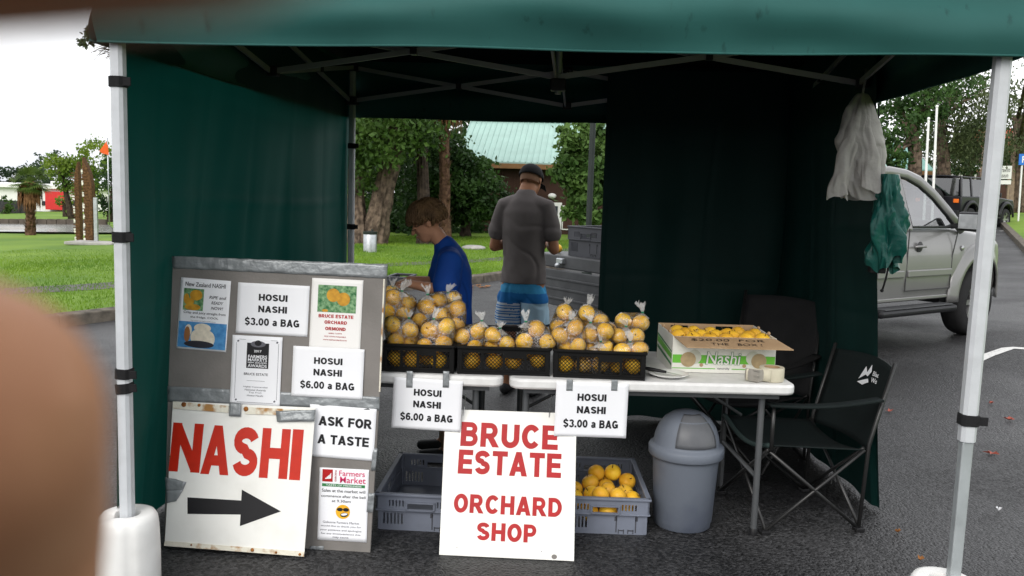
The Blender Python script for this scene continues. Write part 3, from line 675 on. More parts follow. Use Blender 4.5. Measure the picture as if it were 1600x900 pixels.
def eln(o, wd, ht, u, v, ru, rv, m, z, rot=0, name='printed_shape'): return flat(o, name, ell((u-.5)*wd, (.5-v)*ht, ru*wd, rv*ht, rot), m, z, .0002)
lines(o, a, h, [('New Zealand NASHI', .5, .085, .8, .06)], bold=.008)
for s, v in (('RIPE and', .25), ('READY', .325), ('NOW!', .40)): put_box(o, s, .26*a, (.5-v)*h, (.34 if s == 'RIPE and' else .24)*a, .042*h, 'ink', .0011, .008, shear=.25)
lines(o, a, h, [('Crisp and juicy straight from', .52, .485, .84, .045), ('the fridge. COOL', .52, .545, .56, .036)], bold=.006)
lines(o, a, h, [('Try some at www.nashi.co.nz', .5, .595, .5, .018)], 'grey_ink', bold=.0)
ph = rect(o, a, h, .08, .145, .48, .45, 'photo_leaf', .0011)
for (u, v, ru, rv) in ((.14, .29, .055, .07), (.33, .235, .125, .075), (.27, .405, .16, .045), (.2, .33, .1, .05)): eln(o, a, h, u, v, ru, rv, 'photo_pear', .0016+.0002*v, name='printed_pear')
rect(o, a, h, .02, .61, .98, .975, 'photo_blue', .0011)
for (u, v, ru, rv, mm) in ((.45, .92, .3, .05, 'photo_dark'), (.2, .79, .06, .11, 'photo_brown'), (.5, .69, .17, .065, 'photo_flesh'), (.42, .82, .15, .11, 'photo_flesh'), (.62, .84, .14, .12, 'photo_flesh'), (.22, .73, .07, .08, 'photo_flesh')):
    eln(o, a, h, u, v, ru, rv, mm, .0015+.0003*v, name='printed_slice')
tape(o, BM, [(340, 437), (359, 438), (359, 444), (340, 443)], z=-.0005) if False else None
o, a, h = sheet(BM, (486, 434), (566, 438), (485, 545), 'poster', 'cream BRUCE ESTATE ORCHARD ORMOND poster with a photo of two pears', 'poster', .002, 'cream_paper')
rect(o, a, h, .13, .09, .88, .47, 'photo_leaf', .0011)
for (u, v) in ((.43, .23), (.63, .28)): eln(o, a, h, u, v, .13, .095, 'photo_pear', .0015+v*.0005, name='printed_pear')
eln(o, a, h, .28, .45, .06, .02, 'photo_pear', .0016, name='printed_pear')
lines(o, a, h, [('BRUCE ESTATE', .5, .525, .68, .045), ('ORCHARD', .5, .61, .44, .045), ('ORMOND', .5, .70, .40, .045)], 'print_red', bold=.02)
lines(o, a, h, [('06862 7 64774', .5, .765, .26, .018), ('PICK OWN AVAILABLE', .5, .81, .42, .018), ('www.nashiorchard.co.nz', .5, .855, .46, .02)], 'print_red', bold=.004)
o, a, h = sheet(BM, (364, 523), (442, 527), (360, 632), 'certificate', 'white 2017 Farmers Markets Awards certificate with a black badge', 'certificate', .0055)
rect(o, a, h, .30, .10, .74, .46, 'ink', .0011, 'badge'); eln(o, a, h, .52, .115, .15, .045, 'grey_ink', .0013, name='badge_crest'); eln(o, a, h, .52, .10, .07, .04, 'ink', .0015, name='badge_crest')
lines(o, a, h, [('2017', .52, .215, .15, .034), ('FARMERS', .52, .295, .38, .045), ('MARKETS', .52, .34, .38, .04), ('NEW ZEALAND', .52, .38, .38, .022), ('AWARDS', .52, .425, .38, .045)], 'paper', z=.0018, bold=.012)
lines(o, a, h, [('BRUCE ESTATE', .5, .545, .48, .035)], 'ink', bold=.006)
lines(o, a, h, [('Highly Commended', .5, .73, .48, .026), ('National Awards', .5, .77, .42, .026), ('Top Fruit', .5, .81, .26, .026), ('Hosui Nashi', .5, .85, .32, .026)], 'grey_ink', bold=.0)
fr = MB()
for (u0, v0, u1, v1) in ((.14, .055, .27, .055), (.77, .055, .9, .055), (.14, .95, .86, .95), (.09, .1, .09, .9), (.93, .1, .93, .9), (.32, .64, .68, .64)):
    fr.bar(((u0-.5)*a, (.5-v0)*h, .0011), ((u1-.5)*a, (.5-v1)*h, .0011), .0012, .0004)
for (u, v) in ((.12, .08), (.9, .08), (.12, .92), (.89, .92)): fr.prism(ell((u-.5)*a, (.5-v)*h, .005, .004, .6, 10), .0011, .0013)
fo = fr.build('printed_border', 'grey_ink', o); fo['kind'] = 'stuff'

# NASHI arrow sign
NM = frame((-1.4, .388, 0), (1, .015, 0), (0, .255, 1))
S = thing('arrow_sign', 'white metal NASHI sign with a black arrow, leaning on the notice board', 'sign', M=NM)
sp = [onplane(NM, *p) for p in ((257, 853), (475, 870), (493, 637), (270, 627))]
MB().prism(sp, -.004, 0).build('panel', 'sign_white', S, bevel=.001)
def nq(*p): return onplane(NM, *p)
for i, (c4) in enumerate((((271, 627), (358, 634), (357, 645), (271, 638)), ((384, 636), (492, 641), (491, 650), (384, 647)))):
    q = [nq(*p) for p in c4]; flat(S, 'rusty_batten', [q[3], q[2], q[1], q[0]], 'rusty_white', .0004, .005)
q = [nq(*p) for p in ((258, 845), (476, 862), (475, 869.5), (257, 852.5))]; flat(S, 'rusty_batten', [q[3], q[2], q[1], q[0]], 'rusty_white', .0004, .004)
for (x, y, r_) in ((288, 632, .011), (385, 639, .011), (312, 633, .007), (395, 859, .008), (432, 863, .005), (469, 866, .006), (267, 713, .003), (300, 851, .004)):
    u, v = nq(x, y); MB().lathe([(r_, 0), (r_*.9, .003), (r_*.4, .004)], 14, (u, v, .0055)).build('bolt', 'rust', S, smooth=True)
for ch, x0, x1, y0, y1, y2, y3 in (('N', 273, 321, 660, 664, 737, 735), ('A', 322, 366, 664, 667, 741, 739), ('S', 370, 409, 666, 670, 744, 742), ('H', 413, 457, 669, 672, 747, 745), ('I', 460, 477, 672, 673, 749, 748)):
    q = [nq(x0, (y0+y1)/2), nq(x1, (y0+y1)/2), nq((x0+x1)/2-2, (y2+y3)/2)]
    wd = q[1][0]-q[0][0]; ht = q[0][1]-q[2][1]; put_block(S, ch, (q[0][0]+q[1][0])/2-.006, q[2][1]+ht/2, wd, ht, 'sign_red', .0006, 'letter')
ap = [nq(*p) for p in ((293, 777), (377, 782), (378, 765), (439, 799), (375, 822), (376, 804), (293, 803))]
flat(S, 'arrow', ap[::-1], 'ink', .0005)
tape(S, NM, [(360, 628), (378, 630), (377, 651), (359, 650)], z=.0075, wr=.002)
tape(S, NM, [(432, 642), (494, 640), (492, 658), (434, 659)], z=.0075, wr=.004)
tape(S, NM, [(259, 745), (292, 753), (286, 767), (260, 766)], wr=.005); tape(S, NM, [(260, 766), (287, 765), (276, 783), (261, 786)], wr=.005)
# papers on the lower half of the board
o, a, h = sheet(BM, (484, 631), (588, 639), (481, 712), 'notice', 'white ASK FOR A TASTE notice tucked behind the NASHI arrow sign', 'notice', .004)
lines(o, a, h, [('ASK FOR', .545, .30, .80, .17), ('A TASTE', .53, .65, .77, .17)], bold=.026)
o, a, h = sheet(BM, (501, 730), (578, 734), (495, 843), 'poster', 'white Farmers Market sales notice with a smiling face in sunglasses', 'poster', .0025)
rect(o, a, h, .06, .02, .27, .19, 'print_red', .0011, 'logo_block')
for k in range(4): flat(o, 'logo_finger', [((.12+.03*k-.5)*a, (.5-.155+.012*k)*h), ((.24-.5)*a, (.5-.145+.012*k+.008*k)*h), ((.24-.5)*a, (.5-.125+.02*k)*h), ((.12+.03*k-.5)*a, (.5-.14+.016*k)*h)], 'paper', .0015)
put_box(o, 'GISBORNE', (.33-.5)*a, (.5-.105)*h, .16*h, .035*a, 'print_red', .0011, .01).data.transform(Matrix.Translation(((.33-.5)*a, (.5-.105)*h, 0)) @ rotz(R(90)) @ Matrix.Translation((-(.33-.5)*a, -(.5-.105)*h, 0)))
mat('logo_pink', (.6, .02, .12), .5)
lines(o, a, h, [('Farmers', .66, .065, .52, .075), ('Market', .68, .155, .52, .085)], 'logo_pink', bold=.008)
rect(o, a, h, .06, .215, .93, .255, 'carton_dark_green', .0011, 'logo_band'); lines(o, a, h, [('TASTE OF FRESHNESS', .5, .235, .72, .022)], 'paper', .0018, .004)
lines(o, a, h, [('Sales at the market will', .5, .31, .88, .042), ('commence after the bell', .5, .385, .90, .036), ('at 9.30am', .46, .45, .38, .034)], 'ink', bold=.004)
lines(o, a, h, [('Gisborne Farmers Market', .47, .745, .74, .03), ('would like to thank you for', .47, .80, .82, .03), ('your patience and apologise', .47, .855, .84, .03), ('for any inconvenience this', .47, .905, .80, .03), ('may cause', .47, .955, .32, .026)], 'grey_ink', bold=.0)
mat('face_yellow', (.8, .38, .02), .45, col2=(.8, .5, .03), scale=20)
eln(o, a, h, .5, .595, .145, .098, 'face_yellow', .0011, name='smiling_face')
for s in (-1, 1): eln(o, a, h, .5+s*.062, .565, .062, .025, 'ink', .0015, name='sunglasses')
eln(o, a, h, .53, .635, .08, .03, 'ink', .0015, .15, 'mouth'); eln(o, a, h, .53, .629, .065, .016, 'paper', .0018, .15, 'teeth')

# BRUCE ESTATE sign under the tables
RM = frame((-.1, .548, 0), (1, .05, 0), (0, .47, 1))
S = thing('orchard_sign', 'white BRUCE ESTATE ORCHARD SHOP board with red letters standing before the tables', 'sign', M=RM)
rq = lambda *p: onplane(RM, *p)
MB().prism([rq(*p) for p in ((686, 867), (897, 877), (901, 646), (696, 639))], -.010, 0).build('panel', 'sign_white', S, bevel=.002)
for s, (x0, y0), (x1, y1), ht in (('BRUCE', (720, 681), (872, 681), 36), ('ESTATE', (716, 724), (877, 725), 36), ('ORCHARD', (709, 789), (878, 790), 28), ('SHOP', (745, 832), (838, 832), 27)):
    A_ = rq(x0, y0); B_ = rq(x1, y1); hh = rq(x0, y0-ht/2)[1]-rq(x0, y0+ht/2)[1]
    put_block(S, s, (A_[0]+B_[0])/2, (A_[1]+B_[1])/2, B_[0]-A_[0], hh, 'print_red', .0006, gap=.13)
for (x, y) in ((724, 646), (858, 648)):
    u, v = rq(x, y); wv = MB(); wv.tube([(u, v-.012, .004), (u+.004, v+.03, .006), (u+.008, v+.085, .03)], .0016, 5); wv.build('wire_hook', 'steel', S)
u, v = rq(866, 870); MB().prism(ell(u, v, .012, .010), .0004, .001).build('chipped_patch', 'board_grey', S)
for (x, y) in ((714, 855), (846, 862)): u, v = rq(x, y); MB().prism(ell(u, v, .002, .002, 0, 8), .0004, .001).build('nail_hole', 'ink', S)
# price papers taped to the table fronts
def table_paper(T, TL, TR, BL, label, txt, yoff):
    o0 = T.translation; Mx = frame((o0.x, o0.y, .0), T.col[0].to_3d(), (0, .02, 1)); Mx.translation = Vector((o0.x, o0.y, 0))+T.col[1].to_3d()*yoff
    o, a, h = sheet(Mx, TL, TR, BL, 'price_notice', label, 'notice', .0, curl=.012)
    lines(o, a, h, price(txt), z=.0016)
    return o, Mx
o, Mx = table_paper(T1, (616, 589), (724, 596), (611, 668), 'six dollar HOSUI NASHI price notice taped to the table nearer the board', '$6.00 a BAG', -.022)
for x in (640, 697):
    q = onplane(Mx, x, 590); tp = MB().grid(lambda u, v: (q[0]-.014+.028*u, q[1]+.03-.075*v, .002+.0025*mnoise.noise((u*3, v*3, x))), 5, 6)
    tp.build('tape_strip', 'duct_tape', o, smooth=True, solid=.0006, M=o.matrix_basis.inverted() @ Mx)
o, Mx = table_paper(T2, (866, 596), (979, 600), (869, 681), 'three dollar HOSUI NASHI price notice taped to the table with the carton', '$3.00 a BAG', -.022)
for x in (890, 960):
    q = onplane(Mx, x, 600); tp = MB().grid(lambda u, v: (q[0]-.014+.028*u, q[1]+.02-.05*v, .002+.0025*mnoise.noise((u*3, v*3, x))), 5, 6)
    tp.build('tape_strip', 'duct_tape', o, smooth=True, solid=.0006, M=o.matrix_basis.inverted() @ Mx)

# ------------------------------------------------------------------ nashi pears, bags, crates
def nashi_mesh(name, m):
    prof = []
    for i in range(15):
        a_ = math.pi*i/14; r_ = math.sin(a_); z = -math.cos(a_)*.92
        z -= .16*math.exp(-((a_-math.pi)/.33)**2); z += .10*math.exp(-(a_/.33)**2); prof.append((max(.012, r_), z))
    mb = MB().lathe([(r_*.041, z*.041) for r_, z in prof], 22); mb.v = [(x+.0012*mnoise.noise((x*30, y*30, z*30)), y, z) for x, y, z in mb.v]
    return mb.mesh(name, True, m)
NM_ = [nashi_mesh('nashi_pear', 'nashi'), nashi_mesh('nashi_pear', 'nashi_yellow')]
STK = MB().tube([(0, 0, .030), (.001, 0, .038), (.004, 0, .047)], [.0022, .0018, .0022], 6).mesh('stalk', True, 'stalk')
def pear(P, label, group, yellow=False, sc=1.0, stalk=True):
    me = NM_[1 if yellow else 0]; o = link('nashi_pear', me)
    o.location = P; o.rotation_euler = (random.uniform(-1.2, 1.2), random.uniform(-1.2, 1.2), random.uniform(0, 6.28)); o.scale = (sc,)*3
    tag(o, label, 'pear', group)
    if stalk: link('stalk', STK, None, o)
    return o
def relax(F, floor, iters=60, wall=None, rad=.041, keep=.02):
    F = [Vector(p) for p in F]; H = [p.copy() for p in F]
    for _ in range(iters):
        for i in range(len(F)):
            for j in range(i+1, len(F)):
                d = F[j]-F[i]; l = d.length
                if 1e-6 < l < 2*rad: q = d*((2*rad-l)/l*.5); q2 = q.copy(); F[i] -= q; F[j] += q2
        for i, p in enumerate(F):
            F[i] = p.lerp(H[i], keep)
            if F[i].z < floor+rad: F[i].z = floor+rad
            if wall: F[i] = wall(F[i])
    return F
def bag(tie, fruits, label, group, flabel, fgroup):
    o = thing('bag_of_nashi', label, 'bag', tie, group=group); tv = Vector(tie); bagseed = random.random()*6
    bm = bmesh.new()
    for p in fruits:
        n = 34
        for k in range(n):
            zz = 1-2*(k+.5)/n; a_ = k*2.39996; rr = math.sqrt(1-zz*zz); bm.verts.new(Vector(p)-tv+Vector((rr*math.cos(a_), rr*math.sin(a_), zz))*(.0435+.002*mnoise.noise((k, p[0]*40, p[2]*30))))
    for k in range(8): a_ = k*.785; bm.verts.new((.006*math.cos(a_), .006*math.sin(a_), -.003))
    r_ = bmesh.ops.convex_hull(bm, input=bm.verts); bmesh.ops.delete(bm, geom=[v for v in bm.verts if not v.link_faces], context='VERTS')
    me = bpy.data.meshes.new('film'); bm.to_mesh(me); bm.free(); me.polygons.foreach_set('use_smooth', [True]*len(me.polygons)); link('film', me, 'bag_film', o)
    pl = MB().grid(lambda u, v: ((.005+.022*v*(1+.35*math.sin(9*2*math.pi*u+bagseed)))*math.cos(2*math.pi*u), (.005+.022*v*(1+.35*math.sin(9*2*math.pi*u+bagseed)))*math.sin(2*math.pi*u), -.003-.024*v), 54, 4).build('gathered_neck', 'bag_tuft', o, smooth=True)
    lean = random.uniform(-.5, .5); hh = random.uniform(.022, .046); sd_ = random.random()*9; ly = random.uniform(-.4, .4)
    def tuft(u, v):
        t_ = u*2*math.pi; r2 = .005+.013*v*(1+.5*math.sin(3*t_+sd_)+.7*mnoise.noise((math.cos(t_)*3, math.sin(t_)*3, sd_+v*2)))
        return r2*math.cos(t_)+lean*.04*v*v+.006*v*mnoise.noise((u*9, v*4, sd_)), r2*math.sin(t_)*.7+ly*.03*v*v, hh*v*(1+.7*mnoise.noise((math.cos(t_)*2.5, math.sin(t_)*2.5, sd_+5)))
    MB().grid(tuft, 40, 8).build('tuft', 'bag_tuft', o, smooth=True)
    MB().lathe([(.0055, -.0035), (.0075, 0), (.0055, .0035)], 10).build('tie', 'tie_green', o, smooth=True)
    for p in fruits: pear(p, flabel, fgroup, random.random() < .3, random.uniform(.92, 1.0))
def pierced(mb, x0, x1, z0, z1, holes, y0, y1, M=None):
    xs = sorted({x0, x1, *[h[0] for h in holes], *[h[1] for h in holes]}); zs = sorted({z0, z1, *[h[2] for h in holes], *[h[3] for h in holes]})
    for a_, b_ in zip(xs, xs[1:]):
        run = None
        for c_, d_ in zip(zs, zs[1:]):
            cx, cz = (a_+b_)/2, (c_+d_)/2
            solid = not any(h[0] < cx < h[1] and h[2] < cz < h[3] for h in holes)
            if solid: run = (run[0], d_) if run else (c_, d_)
            if (not solid or d_ == zs[-1]) and run:
                mb.box((cx, (y0+y1)/2, (run[0]+run[1])/2), (b_-a_, y1-y0, run[1]-run[0]), M); run = None
    return mb
def lattice(mb, x0, x1, z0, z1, y, M, step=.017, t_=.0028):
    # crossing diagonal bars clipped to a window
    W_, H_ = x1-x0, z1-z0
    for sgn in (1, -1):
        k = -H_
        while k < W_:
            a_ = max(0, k); b_ = min(W_, k+H_)
            if b_-a_ > .004:
                p = (x0+a_, y, z0+(a_-k)); q = (x0+b_, y, z0+(b_-k))
                if sgn < 0: p = (x1-a_, y+.0015, z0+(a_-k)); q = (x1-b_, y+.0015, z0+(b_-k))
                P_, Q_ = (M @ Vector(p), M @ Vector(q)); mb.bar(P_, Q_, .003, t_, up=M.to_3x3() @ Vector((0, 1, 0)))
            k += step
def black_crate(M, wd, dp, ht, label):
    o = thing('lattice_crate', label, 'crate', M=M, group='black lattice fruit crates on the tables')
    c = .020
    for (L, Mx) in ((wd, Matrix.Identity(4)), (wd, Matrix.Translation((wd, dp, 0)) @ rotz(math.pi)), (dp, Matrix.Translation((0, dp, 0)) @ rotz(-math.pi/2)), (dp, Matrix.Translation((wd, 0, 0)) @ rotz(math.pi/2))):
        n = 4 if L < .5 else 5; holes = []; ww = (L-2*c-.012*(n-1))/n
        for k in range(n): x0 = c+k*(ww+.012); holes.append((x0, x0+ww, .022, ht-.030 if k not in (n//2,) else ht-.050))
        mb = MB(); pierced(mb, .0, L, 0, ht-.012, holes, .003, .009, Mx); po = mb.build('side_panel', 'crate_black', o)
        lt = MB()
        for h_ in holes: lattice(lt, h_[0], h_[1], h_[2], h_[3], .006, Mx)
        lo = lt.build('lattice', 'crate_black', po); lo['kind'] = 'stuff'
        MB().box((L/2, .004, ht-.006), (L-.002, .020, .012), Mx).build('rim', 'crate_black', po, bevel=.003)
        MB().box((L/2, .0015, .018), (L-.02, .006, .006), Mx).build('rib', 'crate_black', po)
    for x in (.012, wd-.012):
        for y in (.012, dp-.012): MB().box((x, y, ht/2-.002), (.022, .022, ht-.006)).build('corner_post', 'crate_black', o, bevel=.004)
    MB().box((wd/2, dp/2, .004), (wd-.02, dp-.02, .006)).build('base', 'crate_black', o)
    return o
ZT = .7425
def crate_frame(p0, p1, side=None):
    A_ = atz(*p0, ZT); B_ = atz(*p1, ZT); return frame(A_, B_-A_, (0, 1, 0)), (B_-A_).length
CR = []
for p0, p1, dp, label in (((596, 580), (709, 584), .60, 'black lattice crate heaped with bagged nashi beside the notice board'), ((714, 584), (859, 588), .62, 'half filled black lattice crate across the gap between the tables'), ((864, 589), (1008, 595), .60, 'black lattice crate heaped with bagged nashi beside the plate')):
    M, L = crate_frame(p0, p1); black_crate(M, L, dp, .128, label); CR.append((M, L, dp))
BAGS = [
 [((639, 497), .84, [(615, 520), (641, 516), (612, 538), (637, 538, .03), (626, 527, .07)]),
  ((678, 500), .84, [(671, 526), (695, 515), (694, 538), (658, 540), (683, 522, .07)]),
  ((628, 462), 1.0, [(609, 486), (632, 492), (613, 468), (640, 474, .06)]),
  ((668, 466), 1.0, [(672, 484), (692, 490), (654, 498), (668, 476, .07), (681, 474, .06)]),
  ((709, 479), .98, [(714, 488), (710, 508), (700, 486, .06), (706, 522)]),
  ((613, 452), 1.16, [(612, 466), (603, 476), (626, 474)]), ((700, 462), 1.16, [(703, 472), (688, 470), (700, 484)]),
  ((640, 548), .84, [(618, 561), (648, 562), (684, 561), (666, 560, .05)])],
 [((753, 501), .92, [(730, 530), (749, 521), (741, 541)]), ((781, 518), .90, [(771, 528), (792, 535), (766, 552)]),
  ((821, 521), .90, [(821, 535), (838, 525), (850, 529), (830, 553)]), ((795, 540), .88, [(738, 565), (770, 566), (803, 563), (842, 560)])],
 [((886, 484), 1.08, [(883, 497), (898, 500), (875, 504), (888, 505, .06)]), ((920, 486), 1.08, [(914, 496), (936, 504), (922, 506, .05)]),
  ((891, 516), .92, [(880, 527), (902, 518), (877, 545), (899, 542), (890, 530, .06)]), ((922, 518), .93, [(921, 531), (940, 528), (919, 545), (930, 530, .07)]),
  ((1004, 488), 1.05, [(996, 505), (977, 503), (988, 512, .05)]), ((978, 514), .97, [(964, 527), (989, 527), (953, 520, .04)]),
  ((984, 541), .92, [(971, 543), (996, 546), (985, 553, .05)]), ((938, 550), .92, [(936, 560), (948, 545), (910, 564)]),
  ((950, 560), .92, [(894, 570), (975, 570), (990, 570)])]]
WHICH = [['front bag, nearest the notice board', 'front bag nearer the middle crate', 'second row bag nearest the notice board', 'middle bag of the second row', 'bag bulging over the side towards the middle crate', 'rear bag beside the grey basket', 'topmost rear bag below the boy\'s elbow', ''],
 ['bag nearest the full crate by the board', 'middle bag of three', 'bag nearest the crate by the plate', ''],
 ['rear bag on the side of the middle crate', 'second rear bag, centre of the heap', 'front bag on the side of the middle crate', 'front centre bag', 'topmost bag beside the green wall', 'second bag down beside the green wall', 'low front bag at the crate corner', 'low front bag with only a tuft showing', '']]
names = ['in the black crate beside the notice board', 'in the middle black crate', 'in the black crate beside the plate']
for ci, bags in enumerate(BAGS):
    M, L, dp = CR[ci]; Mi = M.inverted(); F = []; idx = []
    for bi, (tp, Y, fr) in enumerate(bags):
        for f_ in fr: F.append(at(f_[0], f_[1], Y+(f_[2] if len(f_) > 2 else 0))); idx.append(bi)
    def wl(p):
        q = Mi @ p
        if q.z < .13: q.x = min(max(q.x, .053), L-.053)
        q.y = min(max(q.y, .055), dp-.06); return M @ q
    F = relax(F, ZT+.008, 80, wl)
    for bi, (tp, Y, fr) in enumerate(bags):
        fl = [F[k] for k in range(len(F)) if idx[k] == bi]; c = sum(fl, Vector())/len(fl); top = max(p.z for p in fl)
        tie = at(*tp, c.y-.012); tie.z = max(tie.z, top+.032)
        if (tp, ci) in (((640, 548), 0), ((795, 540), 1), ((950, 560), 2)):   # loose fruit under the bags
            for p in fl: pear(p, 'golden nashi seen through the lattice low ' + names[ci], 'nashi low '+names[ci], stalk=False)
            continue
        wh = WHICH[ci][bi]; short = ['board crate', 'middle crate', 'plate crate'][ci]; full = ['black crate by the board', 'middle black crate', 'black crate by the plate'][ci]
        bag(tie, fl, 'clear bag in %s, %s' % (['crate by the board', 'middle black crate', 'crate by the plate'][ci], wh), 'bags of nashi '+names[ci], 'nashi %s, %s' % (['in board crate', 'in middle crate', 'in plate crate'][ci], wh), 'nashi in one bag: '+short+', '+wh)

# ------------------------------------------------------------------ carton of nashi
cA, cB = atz(1049, 581, ZT), atz(1210, 585, ZT)
CM = frame(cA, cB-cA, (0, 1, 0)); W_ = (cB-cA).length; D_ = .36; H_ = .172
K = thing('nashi_carton', 'open white and green Nashi carton with a hand-written price on its flap', 'carton', M=CM)
def cpx(px, py): # pixel on the carton's front face -> local x,z
    Mf = CM @ Matrix.Rotation(R(90), 4, 'X'); return onplane(Mf, px, py)
MB().box((W_/2, .002, H_/2), (W_, .004, H_)).build('front_panel', 'carton_white', K)
bk = MB(); pierced(bk, 0, W_, 0, H_+.008, [(W_*.13, W_*.31, H_-.028, H_-.003), (W_*.60, W_*.78, H_-.028, H_-.003)], D_-.004, D_); bk.build('back_panel', 'cardboard', K)
for x in (.002, W_-.002): MB().hexa([(x-.002, .0045, 0), (x+.002, .0045, 0), (x+.002, D_-.0045, 0), (x-.002, D_-.0045, 0)], [(x-.002, .0045, H_), (x+.002, .0045, H_), (x+.002, D_-.0045, H_+.006), (x-.002, D_-.0045, H_+.006)]).build('side_panel', 'carton_white', K)
for z0, z1, mm in ((.028, .040, 'carton_dark_green'), (.058, .085, 'carton_green'), (.092, .098, 'carton_dark_green')): MB().hexa([(-.0006, .01, z0), (-.0002, .01, z0), (-.0002, D_-.01, z0+.03), (-.0006, D_-.01, z0+.03)], [(-.0006, .01, z1), (-.0002, .01, z1), (-.0002, D_-.01, z1+.035), (-.0006, D_-.01, z1+.035)]).build('side_stripe', mm, K)
MB().box((W_/2, D_/2, .003), (W_-.01, D_-.01, .004)).build('base', 'cardboard', K)
for x, y in ((.006, .10), (W_-.006, .10), (W_-.006, .26), (.006, .26)): MB().ball((x, y, H_+.008), (.008, .011, .010), 10, 6).build('stacking_lug', 'cardboard', K, smooth=True)
fl = MB(); fl.hexa([(.004, -.001, H_-.004), (W_*.985, -.001, H_-.004), (W_*1.07, -.135, H_-.03), (.035, -.135, H_-.03)][::-1], [(.004, -.001, H_), (W_*.985, -.001, H_), (W_*1.07, -.135, H_-.026), (.035, -.135, H_-.026)][::-1]); fo = fl.build('flap', 'cardboard', K)
FMl = frame((W_/2, -.068, H_-.0122), (1, 0, 0), (0, .134, .026))
def hand(s, cx, cy_, wd, ht):
    ob = put_box(fo, s, cx, cy_, wd, ht, 'ink', .0015, -.012, shear=.1); ob.matrix_local = FMl; return ob
hand('$20.00  FOR', .0, .024, W_*.70, .032); hand('THE   BOX !', .03, -.026, W_*.48, .030)
def cf(poly, mm, name, y=-.0004, th=.0004):
    M_ = Matrix.Rotation(R(90), 4, 'X'); return MB().prism(poly, -y, -y+th, M_).build(name, mm, K)
z1, z0 = .085, .045
cf([(.002, z0), (W_-.002, z0), (W_-.002, z1), (.002, z1)], 'carton_green', 'green_band')
cf([(.002, .018), (W_*.42, .018), (W_*.42, .022), (.002, .022)], 'carton_green', 'green_line'); cf([(W_*.58, .018), (W_-.01, .018), (W_-.01, .022), (W_*.58, .022)], 'carton_green', 'green_line')
mat('print_pear', (.40, .30, .17), .6, .1, scale=40); mat('print_pale', (.55, .56, .47), .6, .08)
for x, s in ((.155, 1), (.84, -1)):
    cf(ell(W_*(x+.06*s), .075, .033, .034), 'print_pale', 'printed_pear_slice', -.0009); cf(ell(W_*x, .062, .037, .036), 'print_pear', 'printed_pear', -.0014)
for x in (.285, .70): cf(ell(W_*x, .037, .009, .009, 0, 14), 'cardboard', 'vent_hole', -.0010)
Mt = Matrix.Rotation(R(90), 4, 'X')
for s, zz, b_, mm, k in (('Nashi', .0022, .035, 'carton_dark_green', 1.03), ('Nashi', .0030, .008, 'carton_white', 1.0)):
    ob = put_box(K, s, W_*.495, .071, .165*k, .062*k, mm, zz, b_, shear=.12); ob.matrix_local = Mt
ob = put_box(K, 'naturally', W_*.5, .021, .058, .012, 'grey_ink', .0022, .0); ob.matrix_local = Mt
FP = [(1060, 519), (1074, 517), (1099, 517), (1124, 516), (1150, 516), (1170, 520), (1186, 522), (1085, 516, .1), (1115, 511, .1), (1143, 513, .1), (1160, 515, .1), (1065, 519, .12), (1135, 522, -.03), (1108, 525, -.04), (1180, 525, -.04), (1072, 526, -.03), (1185, 520, .13)]
cY = CM.translation.y; Ci = CM.inverted()
F = [at(p[0], p[1], cY+.12+(p[2] if len(p) > 2 else 0)) for p in FP]
def wl2(p):
    q = Ci @ p; q.x = min(max(q.x, .05), W_-.05); q.y = min(max(q.y, .05), D_-.05); q.z = min(max(q.z, .125), .150); return CM @ q
F = relax(F, ZT, 80, wl2, rad=.0405)
for p in F: pear(p, 'bright yellow nashi lying in the open Nashi carton', 'nashi in the carton', True, 1.0)
tr = MB().box((W_/2, D_/2, .074), (W_-.012, D_-.012, .004)).build('fruit_tray', 'cardboard', K)

# plate, knife, tape roll
pp = atz(1044, 588, ZT)
P_ = thing('plate', 'white plate with the tasting knife on the table beside the carton', 'plate', pp)
MB().lathe([(.001, .002), (.055, .002), (.062, .004), (.092, .015), (.094, .0165), (.091, .0175), (.062, .008), (.054, .005), (.001, .005)], 40).build('dish', 'plate_white', P_, smooth=True)
k0, k1, k2 = at(1005, 571, pp.y+.02), at(1041, 584, pp.y-.01), at(1066, 590, pp.y-.02); k0.z = pp.z+.030; k1.z = pp.z+.022; k2.z = pp.z+.010
KN = thing('knife', 'black handled knife lying across the white plate', 'knife')
hb = MB(); hb.tube([k0, k0.lerp(k1, .3), k0.lerp(k1, .75), k1], [.007, .009, .008, .006], 8); hb.build('handle', 'black_plastic', KN, smooth=True)
bl = MB(); bl.bar(k1, k2, .014, .0016); bl.build('blade', 'steel', KN)
tq = atz(1205, 594, ZT)
TR = thing('tape_roll', 'beige roll of packing tape with a grey dispenser on the table corner', 'tape', tq, rz=R(8))
MB().lathe([(.036, .0), (.054, .0), (.056, .003), (.056, .060), (.054, .063), (.036, .063), (.036, 0)], 40, cap=False).build('roll', 'tape_beige', TR, smooth=True, sharp=40)
MB().lathe([(.0335, .0), (.0358, .0), (.0358, .063), (.0335, .063), (.0335, 0)], 30, cap=False).build('core', 'cardboard', TR, smooth=True, sharp=40)
hd = MB(); hd.tube([(-.045, -.036, .03), (-.075, -.05, .03), (-.115, -.04, .03), (-.128, -.015, .03)], .004, 6, ell=[(.028, .004)]*4, up=(0, 0, 1)); hd.build('dispenser_plate', 'tape_holder', TR, smooth=True, sharp=50)
hd = MB()
for z in (.004, .028, .052): hd.bar((-.128, -.018, z+.003), (-.080, -.062, z+.003), .008, .007)
hd.build('dispenser_cutter', 'tape_holder', TR, bevel=.001)['kind'] = 'stuff'
tt = MB().grid(lambda u, v: (-.02-.11*u, -.0535+.012*math.sin(3*u)+.02*u*u, .004+.055*v), 8, 2).build('loose_tape', 'tape_beige', TR, smooth=True, solid=.0006)

